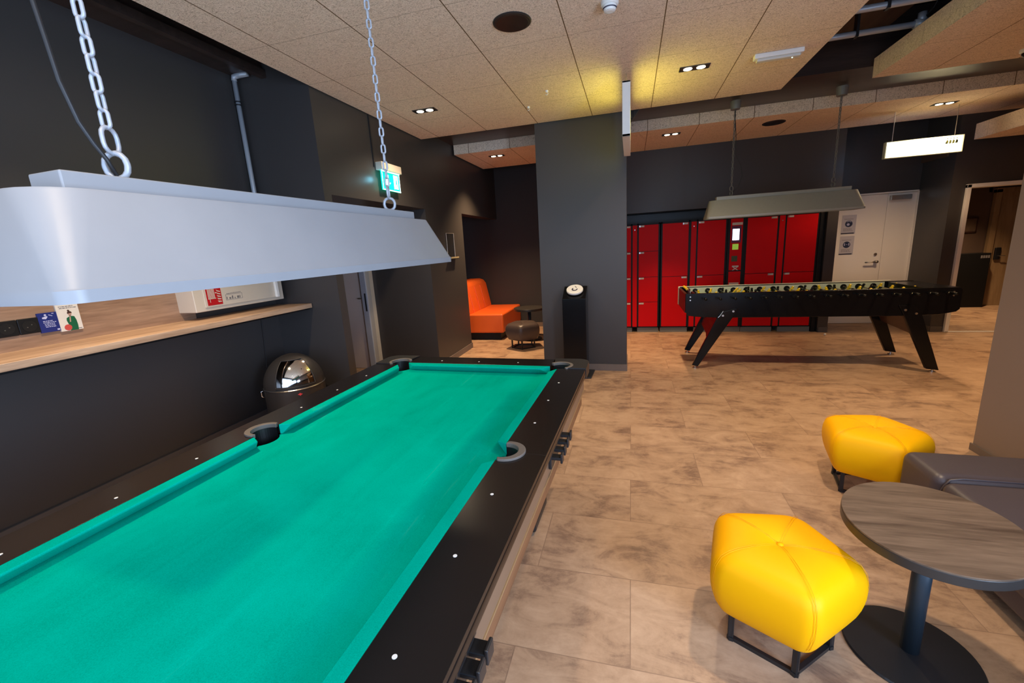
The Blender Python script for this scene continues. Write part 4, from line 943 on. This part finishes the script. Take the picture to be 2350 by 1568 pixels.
# ------------------------------------------------------------------ round tables
def round_table(loc, label, top_r, zt, sxy=(1, 1), rot=0, tm='tabletop'):
    t = thing('round_side_table', loc, label, 'table', 'round pedestal tables')
    ROOT[t.name] = Matrix.Identity(4)
    def top(bm, r0, z0, z1):
        pts = []
        for x, y in circ(0, 0, r0, 72):
            x *= sxy[0]; y *= sxy[1]; pts.append((x*math.cos(rot)-y*math.sin(rot), x*math.sin(rot)+y*math.cos(rot)))
        prism(bm, pts, z0, z1)
    part(t, 'tabletop', lambda bm: top(bm, top_r-.001, zt-.006, zt), tm, bevel=.001)
    part(t, 'edge_band', lambda bm: top(bm, top_r, zt-.040, zt-.005), 'tableedge', bevel=.003)
    part(t, 'column', lambda bm: lathe(bm, [(.029, .012), (.029, zt-.045)], (0, 0, 0), 28), 'poleblue', smooth=True)
    part(t, 'collar', lambda bm: lathe(bm, [(.09, zt-.046), (.09, zt-.040)], (0, 0, 0), 28), 'blackmetal')
    part(t, 'base_plate', lambda bm: lathe(bm, [(.206, 0), (.208, .004), (.204, .011), (.03, .013)], (0, 0, 0), 56), 'blackmetal')
    return t
round_table((1.030, 1.670, 0), 'round brown table on a dark column beside the yellow stool', .281, .56, (1, .905), math.radians(61))
round_table((-1.72, 7.22, 0), 'small round dark table in front of the orange sofa', .27, .56, tm='tableedge')

# ------------------------------------------------------------------ sofas
t = thing('grey_sofa', (1.9, 1.6, 0), 'low grey-brown leather sofa at the right edge behind the round table', 'sofa')
part(t, 'base', B(1.47, 2.33, -.6, 2.60, .06, .20), 'sofal', bevel=.02)
part(t, 'end_cushion', B(1.425, 2.33, 2.32, 2.62, .17, .405), 'sofal', bevel=.05, seg=5)
part(t, 'seat_cushion', B(1.43, 2.10, 1.62, 2.315, .17, .395), 'sofal', bevel=.045, seg=5)
part(t, 'seat_cushion', B(1.43, 2.10, .90, 1.615, .17, .395), 'sofal', bevel=.045, seg=5)
part(t, 'backrest', B(2.10, 2.335, .90, 2.31, .17, .78), 'sofal', bevel=.05, seg=5)
part(t, 'piping', lambda bm: tube(bm, [(1.435, 2.317, .30), (1.455, 2.317, .36), (1.475, 2.317, .392), (1.52, 2.317, .402), (2.3, 2.317, .402)], .005, 8), 'sofal', smooth=True)
part(t, 'piping', lambda bm: tube(bm, [(1.435, 1.618, .30), (1.455, 1.618, .36), (1.475, 1.618, .388), (1.52, 1.618, .395), (2.1, 1.618, .395)], .005, 8), 'sofal', smooth=True)
for x, y in ((1.52, 2.5), (2.28, 2.5), (1.52, .98), (2.28, .98)): part(t, 'leg', lambda bm: cyl(bm, (x, y, 0), (x, y, .07), .022, 16), 'blackmetal')

t = thing('orange_sofa', (-2.7, 7.7, 0), 'orange leather bench sofa in the lounge corner left of the pillar', 'sofa')
part(t, 'plinth', B(-3.28, -2.24, 7.14, 8.34, 0, .135), 'lockblk')
part(t, 'seat', B(-3.31, -2.17, 7.09, 8.37, .13, .475), 'orange', bevel=.035, seg=4)
part(t, 'backrest', lambda bm: prism(bm, [(-2.78, .46), (-2.87, .93), (-2.92, 1.00), (-3.0, 1.03), (-3.2, 1.03), (-3.29, .98), (-3.30, .46)], 7.095, 8.365, lambda a, b, c: (a, c, b)), 'orange', bevel=.03, seg=4)
for y in (7.30, 7.62, 7.94): part(t, 'piping', lambda bm: tube(bm, [(-2.775, y, .48), (-2.82, y, .72), (-2.862, y, .92)], .004, 6), 'orange')
